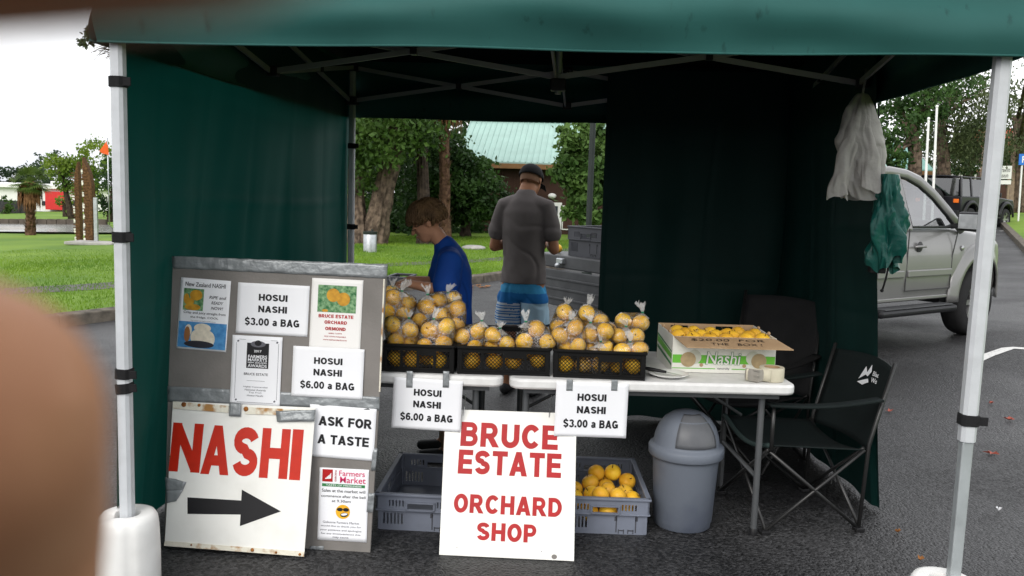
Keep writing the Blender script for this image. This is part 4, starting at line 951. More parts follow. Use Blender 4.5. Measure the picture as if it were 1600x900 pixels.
# ------------------------------------------------------------------ blue-grey crates under the tables
def plastic_crate(M, wd, dp, ht, name, label, m, group=None, tp=.03):
    o = thing(name, label, 'crate', M=M, group=group)
    for i, (L, Mx) in enumerate(((wd, Matrix.Identity(4)), (wd, Matrix.Translation((wd, dp, 0)) @ rotz(math.pi)), (dp, Matrix.Translation((0, dp, 0)) @ rotz(-math.pi/2)), (dp, Matrix.Translation((wd, 0, 0)) @ rotz(math.pi/2)))):
        hs = []; hx = L/2; hw = .058
        hs.append((hx-hw, hx+hw, ht*.60, ht*.76))
        for s in (-1, 1):
            for k in range(5):
                x = hx+s*(hw+.022+k*.0155); 
                if .02 < x < L-.02: hs.append((x-.004, x+.004, ht*.66, ht*.83))
            for k in range(6):
                x = hx+s*(L*.42-k*.0165)
                if (s < 0 or i % 2) and abs(x-hx) > .03: hs.append((x-.0045, x+.0045, ht*.16, ht*.46))
        mb = MB(); pierced(mb, .004, L-.004, 0, ht*.56, [h for h in hs if h[3] < ht*.56], .004, .009, Mx)
        po = mb.build('side_panel', m, o)
        mb = MB(); pierced(mb, -.004, L+.004, ht*.56, ht-.004, [h for h in hs if h[3] > ht*.56], -.004, .003, Mx); mb.build('upper_band', m, po)
        MB().box((L/2, .0, ht-.004), (L+.022, .024, .012), Mx).build('rim', m, po, bevel=.003)
        MB().box((L/2, -.006, ht*.56), (L+.012, .008, .007), Mx).build('rib', m, po, bevel=.002)
        fr = MB(); fr.box((hx, -.0065, ht*.785), (hw*2+.02, .007, .008), Mx); fr.box((hx, -.0065, ht*.575), (hw*2+.02, .007, .008), Mx)
        for s in (-1, 1): fr.box((hx+s*(hw+.006), -.0065, ht*.68), (.008, .007, ht*.20), Mx)
        fr.build('handle_frame', m, po)['kind'] = 'stuff'
        if i < 2:
            em = MB(); ex = hx+.10; mm2 = 'ink'
            for (cx, cz, sx, sz) in ((-.045, .30, .005, .085), (.045, .30, .005, .085), (-.048, .43, .012, .02), (.048, .43, .012, .02), (-.022, .11, .026, .005), (.022, .11, .026, .005), (-.034, .08, .004, .02), (-.010, .08, .004, .02), (.010, .08, .004, .02), (.034, .08, .004, .02)):
                em.box((ex+cx, .0034, ht*cz), (sx, .0022, sz), Mx)
            em.build('embossed_mark', 'crate_grey' if m == 'crate_blue' else 'ink', po)['kind'] = 'stuff'
    for x in (.010, wd-.010):
        for y in (.010, dp-.010): MB().box((x, y, ht/2-.004), (.016, .016, ht-.01)).build('corner_post', m, o, bevel=.003)
    MB().box((wd/2, dp/2, .005), (wd-.02, dp-.02, .006)).build('base', m, o)
    return o
pL = gr(589, 827); pL2 = gr(705, 833); M1 = frame(pL, pL2-pL, (0, 1, 0)); plastic_crate(M1, .40, .60, .175, 'plastic_crate', 'empty blue-grey plastic crate on the asphalt between notice board and orchard sign', 'crate_blue', 'blue-grey crates under the tables')
pR = gr(1011, 837); pR2 = gr(900, 833); d_ = (pR-pR2).normalized(); M2 = frame(pR-d_*.40, d_, (0, 1, 0)); plastic_crate(M2, .40, .60, .175, 'plastic_crate', 'blue-grey plastic crate holding loose nashi beside the grey bin', 'crate_blue', 'blue-grey crates under the tables')
FP = [(934, 742, .30), (958, 740, .33), (917, 762, .20), (946, 760, .24), (978, 755, .28), (925, 770, .15), (953, 767, .18), (979, 768, .22), (905, 765, .2), (962, 775, .12), (935, 775, .1), (940, 750, .36), (925, 800, .07), (950, 797, .07), (975, 800, .08), (915, 795, .15), (900, 775, .15), (985, 780, .15), (945, 790, .2)]
Mi2 = M2.inverted()
F = [at(p[0], p[1], M2.translation.y+p[2]) for p in FP]
def wl3(p):
    q = Mi2 @ p; q.x = min(max(q.x, .055), .345); q.y = min(max(q.y, .055), .54); return M2 @ q
for p in relax(F, .009, 120, wl3, .0425, .01): pear(p, 'golden nashi loose in the blue-grey crate beside the bin', 'loose nashi in the crate under the table', random.random() < .5, 1.03)
gq = atz(604, 446, ZT); plastic_crate(frame(gq, (1, -.05, 0), (0, 1, 0)), .17, .30, .075, 'plastic_tub', 'small dark grey plastic basket on the table beside the boy\'s hand', 'crate_grey')

# ------------------------------------------------------------------ domed bin
bc = gr(1070, 835); bc = Vector((bc.x, bc.y+.135, 0))
Bn = thing('swing_top_bin', 'grey plastic bin with a domed swing lid under the table end', 'bin', bc)
MB().lathe([(.001, .001), (.128, .001), (.133, .006), (.136, .03), (.139, .034), (.158, .355), (.160, .36), (.150, .36), (.146, .34)], 48).build('body', 'bin_grey', Bn, smooth=True, sharp=50)
ld = MB().lathe([(.146, .345), (.172, .345), (.178, .352), (.179, .385), (.174, .395), (.158, .400), (.156, .405), (.150, .445), (.135, .487), (.108, .525), (.072, .550), (.035, .561), (.001, .564)], 48).build('dome_lid', 'bin_grey', Bn, smooth=True, sharp=55)
def flap(u, v):
    az = R(-115+78*u); el = R(4+64*v); r_ = .157; return r_*math.cos(el)*math.cos(az), r_*math.cos(el)*math.sin(az), .403+r_*1.03*math.sin(el)
MB().grid(flap, 14, 10).build('swing_flap', 'bin_lid', Bn, smooth=True, solid=.006)

# ------------------------------------------------------------------ camp chairs
def camp_chair(M, label, cloth, trim, logo=False, bh=.50):
    o = thing('camp_chair', label, 'chair', M=M, group='folding camp chairs')     # faces -y
    w_, d_, sh = .27, .24, .43
    def seat(u, v): return (-w_+2*w_*u, -d_+2*d_*v, sh-.055*math.sin(math.pi*u)*(1-.3*v)-.03*v)
    MB().grid(seat, 14, 12).build('seat', cloth, o, smooth=True, solid=.006)
    e = MB(); e.tube([seat(k/14, 0) for k in range(15)], .012, 8); e.build('seat_edge', trim, o, smooth=True)
    def back(u, v): return (-w_+2*w_*u, d_+.02+.10*v+.05*math.sin(math.pi*u), sh-.04+bh*v+.015*math.sin(math.pi*u)*v)
    bo = MB().grid(back, 14, 14).build('backrest', cloth, o, smooth=True, solid=.008)
    for s in (-1, 1):
        x = s*w_
        t_ = MB(); t_.tube([(x, d_, 0.01), (x, d_+.02, sh), (x, d_+.12, sh+bh-.01)], .0095, 8); t_.build('back_post', 'chair_tube', o, smooth=True)
        t_ = MB(); t_.tube([(x*1.05, -d_, sh-.02), (x*1.05, -d_, sh+.19)], .0095, 8); t_.build('arm_post', 'chair_tube', o, smooth=True)
        t_ = MB(); t_.tube([(x, -d_, .012), (x, d_, sh-.03)], .0085, 8); t_.build('side_brace', 'chair_tube', o, smooth=True)
        t_ = MB(); t_.tube([(x, d_, .012), (x, -d_, sh-.03)], .0085, 8); t_.build('side_brace', 'chair_tube', o, smooth=True)
        def arm(u, v): return (x*1.06+s*(-.03+.06*u), -d_-.03+(2*d_+.08)*v, sh+.20+.0-.02*math.sin(math.pi*v)+.02*v)
        MB().grid(arm, 4, 10).build('armrest', cloth, o, smooth=True, solid=.012)
        for y in (-d_, d_): MB().box((x, y, .01), (.045, .045, .02)).build('foot', 'black_plastic', o, bevel=.004)
    for y in (-d_, d_):
        for s in (-1, 1): t_ = MB(); t_.tube([(s*w_, y+.008*s, .012), (-s*w_, y+.008*s, sh-.02)], .0085, 8); t_.build('leg', 'chair_tube', o, smooth=True)
    if logo:
        Lm = frame(Vector(back(.5, .77))+Vector((.02, -.012, 0)), (1, 0, 0), (0, .10, bh))
        for poly in ([(-.05, -.03), (-.02, .035), (.0, .01), (.02, .05), (.03, .02), (.012, -.005), (-.005, .0)], [(-.055, -.045), (-.01, -.05), (.03, -.03), (.02, -.015), (-.02, -.03)]):
            ob = MB().prism([(x*1.1, y*1.1) for x, y in poly], .002, .0035).build('printed_emblem', 'paper', bo); ob.matrix_local = Lm
        for k, s in enumerate(('Black', 'Wolf')):
            ob = put_box(bo, s, .085+.0*k, .018-.032*k, .07, .024, 'paper', .003, .01, name='printed_name'); ob.matrix_local = Lm
    return o
c1 = gr(1356, 822); c2 = gr(1205, 813)
cx = Vector((1.24, 1.34, 0)); camp_chair(Matrix.Translation(cx) @ rotz(R(-76)), 'dark green camp chair with a white emblem on its back, beside the bin', 'chair_green', 'chair_trim', True, .40)
cx = Vector((1.17, 2.20, 0)); camp_chair(Matrix.Translation(cx) @ rotz(R(-42)), 'charcoal grey camp chair behind the table end, against the back wall', 'chair_grey', 'chair_grey', False, .56)

# ------------------------------------------------------------------ plastic bags hung from the truss
HB = thing('hanging_plastic_bags', 'bunch of crumpled white plastic bags hanging from the gazebo frame', 'plastic bags', at(1347, 146, 1.4))
def hbag(w0, w1, hh, xo, yo, sd_):
    def f(u, v):
        t_ = u*2*math.pi; ww = w0+(w1-w0)*min(1, v*2.2)**.7; k = 1+.16*math.sin(2*t_+sd_+3*v)+.06*math.sin(4*t_+sd_*2-4*v)+.35*mnoise.noise((math.cos(t_)*1.6+sd_, math.sin(t_)*1.6, v*4.5))-.3*abs(mnoise.noise((math.cos(t_)*1.7+sd_, math.sin(t_)*1.7, v*4)))+.05
        x = ww*.5*k*math.cos(t_)+xo*v+.02*mnoise.noise((v*4, sd_, 2)); y = ww*.22*k*math.sin(t_)+yo*v
        return x, y, -hh*v*(1-.05*mnoise.noise((math.cos(t_)*1.5, math.sin(t_)*1.5, sd_))-.03*math.sin(2*t_+sd_))
    return f
for w0, w1, hh, xo, yo, s_ in ((.04, .20, .50, .03, 0, 1.), (.03, .10, .50, -.09, -.04, 4.), (.03, .11, .46, .05, -.05, 7.)):
    MB().grid(hbag(w0, w1, hh, xo, yo, s_), 80, 70).build('bag', 'net_white', HB, smooth=True)
MB().tube([(0, 0, -.02), (.01, .0, .06), (.02, .03, .12)], .006, 6).build('knot', 'net_white', HB, smooth=True)
# fallen leaves on the asphalt
def fallen(P, s, label, m, grp):
    pts = []
    for k in range(10):
        a_ = 2*math.pi*k/10+random.uniform(-.15, .15); r_ = s*(1 if k % 2 == 0 else .45)*random.uniform(.8, 1.1); pts.append((r_*math.cos(a_), r_*math.sin(a_)*.7, .012+random.uniform(0, .018)))
    o = MB().add([(0, 0, .008)]+pts, [(0, i+1, (i+1) % 10+1) for i in range(10)]).build('fallen_leaf', m, None); o.location = P; o.rotation_euler = (0, 0, random.uniform(0, 6)); tag(o, label, 'leaf', grp)
for (x, y, s, l) in ((1389, 645, .04, 'pinkish fallen leaf on the asphalt nearest the camp chair'), (1549, 632, .035, 'small red fallen leaf beyond the gazebo leg, above the others'), (1576, 658, .042, 'dark red fallen leaf at the edge of the asphalt, right of the gazebo leg'), (1549, 711, .05, 'large star-shaped red fallen leaf right of the gazebo leg'), (1176, 771, .03, 'small red fallen leaf lying under the camp chair')):
    fallen(gr(x, y), s, l, 'leaf_red', 'red leaves on the asphalt')
for (x, y, l) in ((1402, 834, 'tan crumpled leaf on the asphalt near the right leg weight, farther one'), (1437, 878, 'tan crumpled leaf on the asphalt close to the right leg weight')): fallen(gr(x, y), .022, l, 'leaf_brown', 'tan leaves on the asphalt')
for (x, y, s) in ((731, 452, .12), (736, 449, .10), (752, 450, .11), (762, 449, .10), (728, 446, .1), (748, 447, .08)): fallen(gr(x, y), s, 'rust coloured leaf in the gutter between boy and man', 'leaf_brown', 'leaves in the gutter')
fallen(gr(1560, 800), .018, 'white speck of litter on the bare asphalt right of the leg', 'paper', None)
# ------------------------------------------------------------------ materials of the surroundings
mat('bark', (.17, .125, .09), .9, col2=(.05, .036, .026), scale=7, bump=.9, bscale=14, ramp=(.35, .62))
mat('bark_dark', (.07, .05, .036), .9, col2=(.025, .018, .014), scale=8, bump=.8, bscale=14)
mat('palm_bark', (.15, .085, .05), .9, col2=(.06, .03, .018), scale=12, bump=.9, bscale=20)
mat('dead_frond', (.26, .135, .06), .8, col2=(.13, .06, .025), scale=10, transl=.2)
def leafmat(n, c, c2, sc=1.2): return mat(n, c, .45, col2=c2, scale=sc, transl=.30, spec=.35, ramp=(.38, .62))
leafmat('leaf_mid', (.085, .155, .03), (.035, .075, .016)); leafmat('leaf_dark', (.04, .085, .024), (.016, .038, .012)); leafmat('leaf_gloss', (.06, .125, .03), (.024, .055, .015))
leafmat('leaf_lime', (.20, .28, .035), (.10, .18, .03), .7); leafmat('leaf_grey', (.115, .145, .06), (.06, .085, .035)); leafmat('leaf_far', (.045, .075, .04), (.025, .045, .025), .5); leafmat('leaf_lobed', (.115, .20, .05), (.05, .105, .025))
leafmat('frond', (.13, .19, .04), (.07, .12, .025), 2)
mat('roof_green', (.31, .46, .41), .5, .05, scale=2); mat('brown_wall', (.055, .026, .018), .7, .15, scale=3); mat('fascia', (.23, .12, .05), .6, .1)
mat('teal_roof', (.17, .33, .29), .6, .06, scale=2); mat('red_roof', (.42, .10, .06), .7, .1); mat('render_white', (.78, .78, .76), .6, .03, scale=3); mat('panel_red', (.58, .035, .035), .5, .05); mat('base_grey', (.16, .18, .22), .7, .1); mat('fence_dark', (.05, .05, .052), .8, .2)
mat('window_dark', (.03, .04, .05), .12, .1); mat('carved_wood', (.15, .075, .028), .75, col2=(.07, .034, .014), scale=22, bump=.6, bscale=30); mat('paua_white', (.7, .68, .6), .5, .1); mat('weathered_wood', (.28, .21, .15), .85, .2, scale=9)
mat('stone_slab', (.34, .33, .31), .85, .15, scale=6); mat('pond_wall', (.09, .075, .06), .9, .2, scale=3); mat('water', (.20, .20, .185), .18, .12, scale=1.2, bump=.1, bscale=4)
mat('orange_cloth', (.85, .16, .03), .7, .06, transl=.3); mat('galvanised', (.48, .50, .52), .35, .12, scale=14, metal=.75); mat('dark_metal', (.02, .026, .024), .5, .1); mat('blue_sign', (.03, .16, .55), .5, .02)
mat('silver_paint', (.225, .222, .222), .34, .02, scale=3, metal=.3, coat=.35); mat('tyre', (.016, .016, .017), .8, .1, bump=.2, bscale=60); mat('alloy', (.45, .45, .46), .3, .04, metal=.8); mat('car_black', (.014, .014, .016), .4, .05); mat('navy_paint', (.010, .010, .013), .35, .05, coat=.2)
mat('lamp_amber', (.75, .16, .02), .3, .05); mat('lamp_red', (.5, .02, .02), .3, .05); mat('deck_grey', (.085, .088, .092), .5, col2=(.06, .062, .066), scale=6); mat('seat_dark', (.04, .04, .043), .8, .1)
mat('seam', (.05, .05, .052), .6, .02)
glassmat('car_glass', (.55, .6, .6), .26, .02)

# ------------------------------------------------------------------ trees
def crown_mesh(blobs, leaf, mname, seed=0, droop=0.0, flat_=.0):
    # blobs: (centre, radii, leaf count); leaves gathered in twig clumps so that gaps stay open
    g = np.random.default_rng(seed); V = []; Fc = []
    for (c, rad, n) in blobs:
        nc = max(12, n//22); d = g.normal(size=(nc, 3)); d /= np.linalg.norm(d, axis=1)[:, None]
        rr = g.uniform(.35, 1.0, nc)**.5; cl = d*rr[:, None]*np.array(rad)+np.array(c)
        ci = g.integers(0, nc, n); sp = np.array(rad).mean()*.15
        P = cl[ci]+g.normal(size=(n, 3))*sp*np.array([1, 1, .8]); 
        if droop: P[:, 2] -= droop*np.abs(g.normal(size=n))
        a = g.normal(size=(n, 3)); a[:, 2] -= .5+droop*1.5; a /= np.linalg.norm(a, axis=1)[:, None]
        u = g.normal(size=(n, 3)); u[:, 2] += .6; b = np.cross(a, u); b /= np.linalg.norm(b, axis=1)[:, None]+1e-9
        L = leaf*g.uniform(.6, 1.3, n)[:, None]; w_ = .30 if not droop else .2
        nrm = np.cross(a, b)
        q = np.stack([P-a*L*.5, P+b*L*w_+nrm*L*.06, P+a*L*.5, P-b*L*w_+nrm*L*.06], 1).reshape(-1, 3)
        k = len(V) and sum(len(x) for x in V); V.append(q); i0 = k+4*np.arange(n); Fc.append(np.stack([i0, i0+1, i0+2, i0+3], 1))
    V = np.concatenate(V); Fc = np.concatenate(Fc)
    me = bpy.data.meshes.new('crown'); me.from_pydata(V.tolist(), [], Fc.tolist()); me.materials.append(MATS[mname]); return me
def ridged(mb, pts, rad, n=26, k=9, amp=.16, seed=0):
    P = [Vector(p) for p in pts]; Q = []; Rr = []
    for i in range(len(P)-1):
        for j in range(6): t_ = j/6; Q.append(P[i].lerp(P[i+1], t_)); Rr.append(rad[i]+(rad[i+1]-rad[i])*t_)
    Q.append(P[-1]); Rr.append(rad[-1]); base = len(mb.v); mb.tube(Q, Rr, n)
    for i in range(len(Q)):
        for j in range(n):
            v = Vector(mb.v[base+i*n+j]); d = v-Q[i]; a_ = 2*math.pi*j/n
            s = 1+amp*math.sin(k*a_+seed+1.2*mnoise.noise((i*.3, seed, 0)))+amp*1.4*mnoise.noise((math.cos(a_)*3, math.sin(a_)*3, i*.35+seed)); mb.v[base+i*n+j] = tuple(Q[i]+d*s)
    return mb
def tree(name, label, base, trunks, blobs, leaf, lm, bark='bark', seed=0, droop=0.0, group=None, cat='tree', limbs=6, furrow=.16):
    base = Vector(base); o = thing(name, label, cat, base, group=group)
    for (pts, rad) in trunks:
        mb = MB(); ridged(mb, [Vector(p)-base for p in pts], rad, n=34, k=11, amp=furrow, seed=seed); mb.build('trunk', bark, o, smooth=True)
    g = random.Random(seed); bl = [((Vector(c)-base)[:], r_, n) for c, r_, n in blobs]
    top = Vector(trunks[0][0][-1])-base; lb = MB()
    for k in range(limbs):
        c, r_, n = bl[k % len(bl)]; e = Vector(c)+Vector((g.uniform(-.7, .7)*r_[0], g.uniform(-.7, .7)*r_[1], g.uniform(-.5, .7)*r_[2])); st = (Vector(trunks[0][0][-2])-base).lerp(top, g.random()); md = st.lerp(e, .5)+Vector((0, 0, .12*(e-st).length)); rd = trunks[0][1][-1]
        lb.tube([st, md, e], [rd*.6, rd*.35, rd*.12], 6)
    if limbs: lb.build('limbs', bark, o, smooth=True)['kind'] = 'stuff'
    link('crown', crown_mesh(bl, leaf, lm, seed, droop), None, o); return o
def gp(px, py, D):       # point D metres along the view
    return atd(px, py, D)
def onground(px, D): P = atd(px, 330, D); P.z = gz(P.x, P.y)+.1; return P
b0 = gr(583, 388)
tree('twin_trunk_tree', 'big twin-trunked tree with furrowed pale bark behind the litter bin', b0, [([b0, gp(592, 335, 21.2), gp(606, 270, 21.3), gp(622, 205, 21.4), gp(634, 120, 21.5)], [.36, .24, .21, .19, .16]), ([gr(562, 389), gp(558, 330, 21.4), gp(553, 260, 21.6), gp(545, 150, 21.6)], [.26, .20, .18, .15])],
     [(gp(600, 205, 20.5), (1.5, 1.2, .9), 2600), (gp(632, 180, 21), (1.0, 1.3, .75), 1700), (gp(560, 215, 21), (.7, .9, 1.3), 1500), (gp(600, 60, 22), (3.4, 3, 1.8), 4000), (gp(556, 300, 22.5), (.7, .7, 1.2), 900)], .15, 'leaf_mid', seed=3, furrow=.2)
b1 = gr(664, 388)
tree('dark_trunk_tree', 'tall dark-trunked tree just left of the shaggy palm', b1, [([b1, gp(662, 330, 21.8), gp(660, 250, 22), gp(655, 150, 22)], [.20, .14, .13, .12])], [(gp(650, 60, 23), (2.4, 2.4, 1.6), 2600), (gp(640, 235, 24), (1.3, 1.3, .9), 1400), (gp(622, 300, 25), (1.4, 1.2, 1.2), 1600)], .16, 'leaf_dark', 'bark_dark', seed=5)
# shaggy palm
def palm(base, top, r0, r1, skirt_px, nf, fl, label, green=True, fan=False, seed=0):
    g = random.Random(seed); base = Vector(base); top = Vector(top); o = thing('palm_tree', label, 'palm tree', base); T = top-base
    mb = MB(); ridged(mb, [Vector((0, 0, 0)), T*.3, T*.65, T], [r0, r0*.85, r1, r1*1.05], n=20, k=7, amp=.12, seed=seed); mb.build('trunk', 'palm_bark', o, smooth=True)
    bs = MB()
    for k in range(90):
        z = g.uniform(.12, .98); a_ = g.uniform(0, 6.28); p = T*z; r_ = r1*1.05; d = Vector((math.cos(a_), math.sin(a_), 0)); q = p+d*r_
        bs.add([q-Vector((-d.y, d.x, 0))*.05, q+Vector((-d.y, d.x, 0))*.05, q+d*.09+Vector((0, 0, .14))], [(0, 1, 2)])
    bs.build('leaf_scars', 'palm_bark', o)['kind'] = 'stuff'
    sk = MB()
    for k in range(skirt_px[0]):
        a_ = g.uniform(0, 6.28); d = Vector((math.cos(a_), math.sin(a_), 0)); L = skirt_px[1]*g.uniform(.5, 1.1); sp = skirt_px[2]*g.uniform(.4, 1); s = Vector((-d.y, d.x, 0))*g.uniform(.015, .035)
        p0 = T+Vector((0, 0, g.uniform(-.1, .35)))+d*r1; p1 = p0+d*sp+Vector((0, 0, -.1)); p2 = p1+d*sp*.15+Vector((0, 0, -L))
        sk.add([p0-s, p0+s, p1+s*1.6, p1-s*1.6, p2], [(0, 1, 2, 3), (3, 2, 4)])
    sk.build('dead_frond_skirt', 'dead_frond', o)['kind'] = 'stuff'
    if green:
        for k in range(nf):
            a_ = 2*math.pi*k/nf+g.uniform(-.3, .3); el = g.uniform(-.5, 1.2); d = Vector((math.cos(a_)*math.cos(el), math.sin(a_)*math.cos(el), math.sin(el))); L = fl*g.uniform(.75, 1.1); f = MB(); s = d.cross(Vector((0, 0, 1))).normalized(); c = T+Vector((0, 0, .3)); 
            st = d*L*.45; f.tube([c, c+st*.5, c+st+Vector((0, 0, -.04))], [.02, .015, .01], 5)
            hub = c+st
            for j in range(15):
                b_ = -1.25+2.5*j/14; dd = (d*math.cos(b_)+s*math.sin(b_)).normalized(); e = hub+dd*L*.55+Vector((0, 0, -.12*L*(1+abs(b_)))); n_ = dd.cross(d.cross(s)).normalized()*.028*L; m_ = hub.lerp(e, .55)+Vector((0, 0, .03))
                f.add([hub, m_+n_, e, m_-n_], [(0, 1, 2, 3)])
            f.build('frond', 'frond', o)
    return o
pb = gr(696, 386); palm(pb, gp(693, 158, dot := (pb-CAM).dot(FW)), .15, .125, (420, .72, .36), 9, 1.6, 'shaggy palm trunk with hanging dead fronds behind the boy', seed=2)
b2_ = gr(730, 377)
tree('glossy_shrub', 'dense dark glossy-leaved shrub tree between the palm and the man', b2_, [([b2_, gp(729, 355, 25.2), gp(727, 335, 25.2), gp(722, 300, 25.2)], [.12, .1, .09, .07]), ([gr(722, 377), gp(724, 350, 25.3), gp(735, 320, 25.2)], [.08, .07, .05])],
     [(gp(726, 285, 24.8), (1.0, 1.0, .85), 3400), (gp(690, 245, 25), (.75, .9, .8), 2200), (gp(690, 300, 25.2), (1.2, 1, .9), 3000), (gp(755, 310, 24.8), (.75, .8, .62), 1900), (gp(720, 330, 25), (.9, .8, .4), 1500)], .15, 'leaf_gloss', 'bark_dark', seed=8)
b3_ = gr(912, 378)
tree('lobed_leaf_tree', 'lobed-leaved tree before the brown building, right of the man', b3_, [([b3_, gp(912, 340, 24), gp(908, 290, 24)], [.14, .11, .08])], [(gp(908, 215, 23.5), (.62, .8, .55), 1500), (gp(915, 270, 23.5), (.85, .8, .7), 2200), (gp(925, 320, 23.5), (.7, .7, .7), 1600), (gp(960, 240, 23.8), (.9, .9, 1.2), 1400)], .19, 'leaf_lobed', 'bark_dark', seed=12)
for i, (px, py, D, r_, n, l) in enumerate(((630, 270, 29, (2.0, 1.6, 2.0), 2600, 'dark evergreen filling the gap behind the twin-trunked tree'), (668, 345, 28, (1.9, 1.4, 1.0), 2200, 'low dark evergreen thicket below the palm'), (600, 330, 31, (2.6, 1.4, 1.6), 2200, 'far dark evergreen beyond the litter bin'), (680, 215, 33, (3.2, 1.6, 1.7), 2400, 'dark evergreen rising over the green-roofed building\'s end'))):
    b_ = onground(px, D); tree('evergreen_tree', l, b_, [([b_, b_+Vector((0, 0, .8)), gp(px, py, D)], [.2, .16, .1])], [(gp(px, py, D), r_, n), (gp(px, 385, D), (r_[0]*.8, 1, .7), n//3)], .24, 'leaf_dark', 'bark_dark', seed=20+i, group='evergreens behind the lawn', limbs=3)
# far tree wall behind the building and the park
for i, (px, py, D, r_, n, lm, l) in enumerate(((760, 170, 50, (5, 2.5, 2.6), 1500, 'leaf_far', 'hazy dark tree behind the green roof'), (1210, 215, 48, (7, 3, 4.5), 2200, 'leaf_far', 'broad dark tree behind the back wall of the stall'), (480, 240, 42, (4.5, 3, 4), 2000, 'leaf_dark', 'broad dark tree behind the lawn-side wall'), (1060, 240, 44, (4.5, 3, 3.5), 1500, 'leaf_far', 'dark tree hidden mostly by the stall back wall'))):
    b_ = onground(px, D); tree('park_tree', l, b_, [([b_, b_+Vector((0, 0, 1.5)), gp(px, py, D)], [.35, .28, .2])], [(gp(px, py, D), r_, n)], .42, lm, 'bark_dark', seed=40+i, group='trees beyond the stall', limbs=4)

# ------------------------------------------------------------------ brown building with the pale green roof
YB = 25.6
def house(name, label, x0, x1, y0, y1, z0, ze, zr, wall_m, roof_m, over=.45, ribs=True, axis='x', parts=()):
    o = thing(name, label, 'building', (0, 0, 0)); 
    mb = MB(); mb.box(((x0+x1)/2, (y0+y1)/2, (z0+ze)/2), (x1-x0, y1-y0, ze-z0)); wo_ = mb.build('wall', wall_m, o)
    ym = (y0+y1)/2
    for s, ye in ((-1, y0-over), (1, y1+over)):
        rf = MB(); rf.hexa([(x0-over, ye, ze-.10), (x1+over, ye, ze-.10), (x1+over, ym+s*.0, zr-.08), (x0-over, ym, zr-.08)] if s < 0 else [(x0-over, ym, zr-.08), (x1+over, ym, zr-.08), (x1+over, ye, ze-.10), (x0-over, ye, ze-.10)], [(x0-over, ye, ze), (x1+over, ye, ze), (x1+over, ym, zr), (x0-over, ym, zr)] if s < 0 else [(x0-over, ym, zr), (x1+over, ym, zr), (x1+over, ye, ze), (x0-over, ye, ze)]); ro = rf.build('roof', roof_m, o)
        if ribs and s < 0:
            rb = MB(); n = int((x1-x0+2*over)/.19)
            for k in range(n+1): x = x0-over+k*(x1-x0+2*over)/n; rb.bar((x, ye, ze+.012), (x, ym, zr+.012), .03, .03)
            rb.build('roof_ribs', roof_m, ro)['kind'] = 'stuff'
    for x in (x0, x1): MB().add([(x, y0, ze), (x, y1, ze), (x, ym, zr-.1)], [(0, 1, 2)]).build('gable', wall_m, o)
    MB().box(((x0+x1)/2, y0-over-.02, ze-.13), (x1-x0+2*over, .04, .16)).build('fascia', 'fascia', o)
    MB().bar((x0-over, ym, zr+.02), (x1+over, ym, zr+.02), .3, .05).build('ridge_cap', roof_m, o)
    return o
xl, xr = at(735, 300, YB).x, 9.0
ze, zr = at(830, 254, YB-.45).z, at(830, 190, YB+3).z
HB1 = house('brown_building', 'dark brown park building with a pale green ribbed metal roof', xl, xr, YB, YB+6, 0, ze, zr, 'brown_wall', 'roof_green')
def onwall(px, py): return at(px, py, YB-.01)
def wrect(x0, y0, x1, y1, m, name, parent, dy=0.0, th=.04):
    a, b = onwall(x0, y0), onwall(x1, y1); return MB().box(((a.x+b.x)/2, YB-th/2-dy, (a.z+b.z)/2), (abs(b.x-a.x), th, abs(a.z-b.z))).build(name, m, parent)
d1 = wrect(857, 316, 876, 376, 'render_white', 'door', HB1); wrect(866, 322, 871, 344, 'window_dark', 'door_pane', d1, .042, .01)
w1 = wrect(879, 321, 906, 360, 'render_white', 'window', HB1); wrect(880.5, 323, 904, 358, 'brown_wall', 'window_panel', w1, .042, .01); wrect(905, 306, 908, 323, 'render_white', 'trim_post', HB1)
lm = MB(); p = onwall(863, 306); lm.ball((p.x, YB-.12, p.z), (.14, .1, .09), 12, 8); lm.build('wall_lamp', 'render_white', HB1, smooth=True)
for k in range(26):
    x = xl+.2+k*.42
    if x < xr: MB().box((x, YB-.012, ze/2-.1), (.05, .024, ze-.25)).build('batten', 'brown_wall', HB1)
rr_ = house('red_roofed_hall', 'brick red roof ridge showing above the pale green roof', at(850, 188, 40).x, at(893, 188, 40).x+3, 40, 45, 0, at(870, 200, 40).z, at(870, 180, 42).z, 'render_white', 'red_roof', ribs=False)
# street furniture on the lawn
lb_ = gr(578, 402)
LB = thing('litter_bin', 'galvanised litter bin on a post before the twin-trunked tree', 'bin', lb_)
MB().lathe([(.13, .08), (.145, .09), (.145, .50), (.14, .51), (.12, .51), (.12, .12)], 24).build('drum', 'galvanised', LB, smooth=True, sharp=40)
MB().lathe([(.15, .50), (.155, .52), (.155, .56), (.02, .57)], 24).build('lid', 'dark_metal', LB, smooth=True, sharp=40)
MB().tube([(0, .17, 0), (0, .17, .6)], .025, 8).build('post', 'dark_metal', LB, smooth=True, sharp=40)
tag(MB().lathe([(.30, 0), (.28, .05), (.18, .08), (.01, .085)], 20).build('stone_cover', 'stone_slab', None, smooth=True, loc=gr(740, 395)+Vector((0, 0, .1))), 'pale stone cover set in the lawn between boy and man', 'cover')
dp_ = atd(922, 300, 13); lp = thing('lamp_post', 'slim dark green lamp post beside the crates on the ute', 'lamp post', (dp_.x, dp_.y, gz(dp_.x, dp_.y)))
MB().tube([(0, 0, 0), (0, 0, 3.6)], .045, 10).build('shaft', 'dark_metal', lp, smooth=True, sharp=40); MB().tube([(0, 0, 0), (0, 0, .35)], .08, 10).build('base_sleeve', 'dark_metal', lp, smooth=True, sharp=40); MB().lathe([(.06, 3.6), (.14, 3.7), (.16, 3.95), (.05, 4.05)], 12).build('lantern', 'dark_metal', lp, smooth=True, sharp=40)

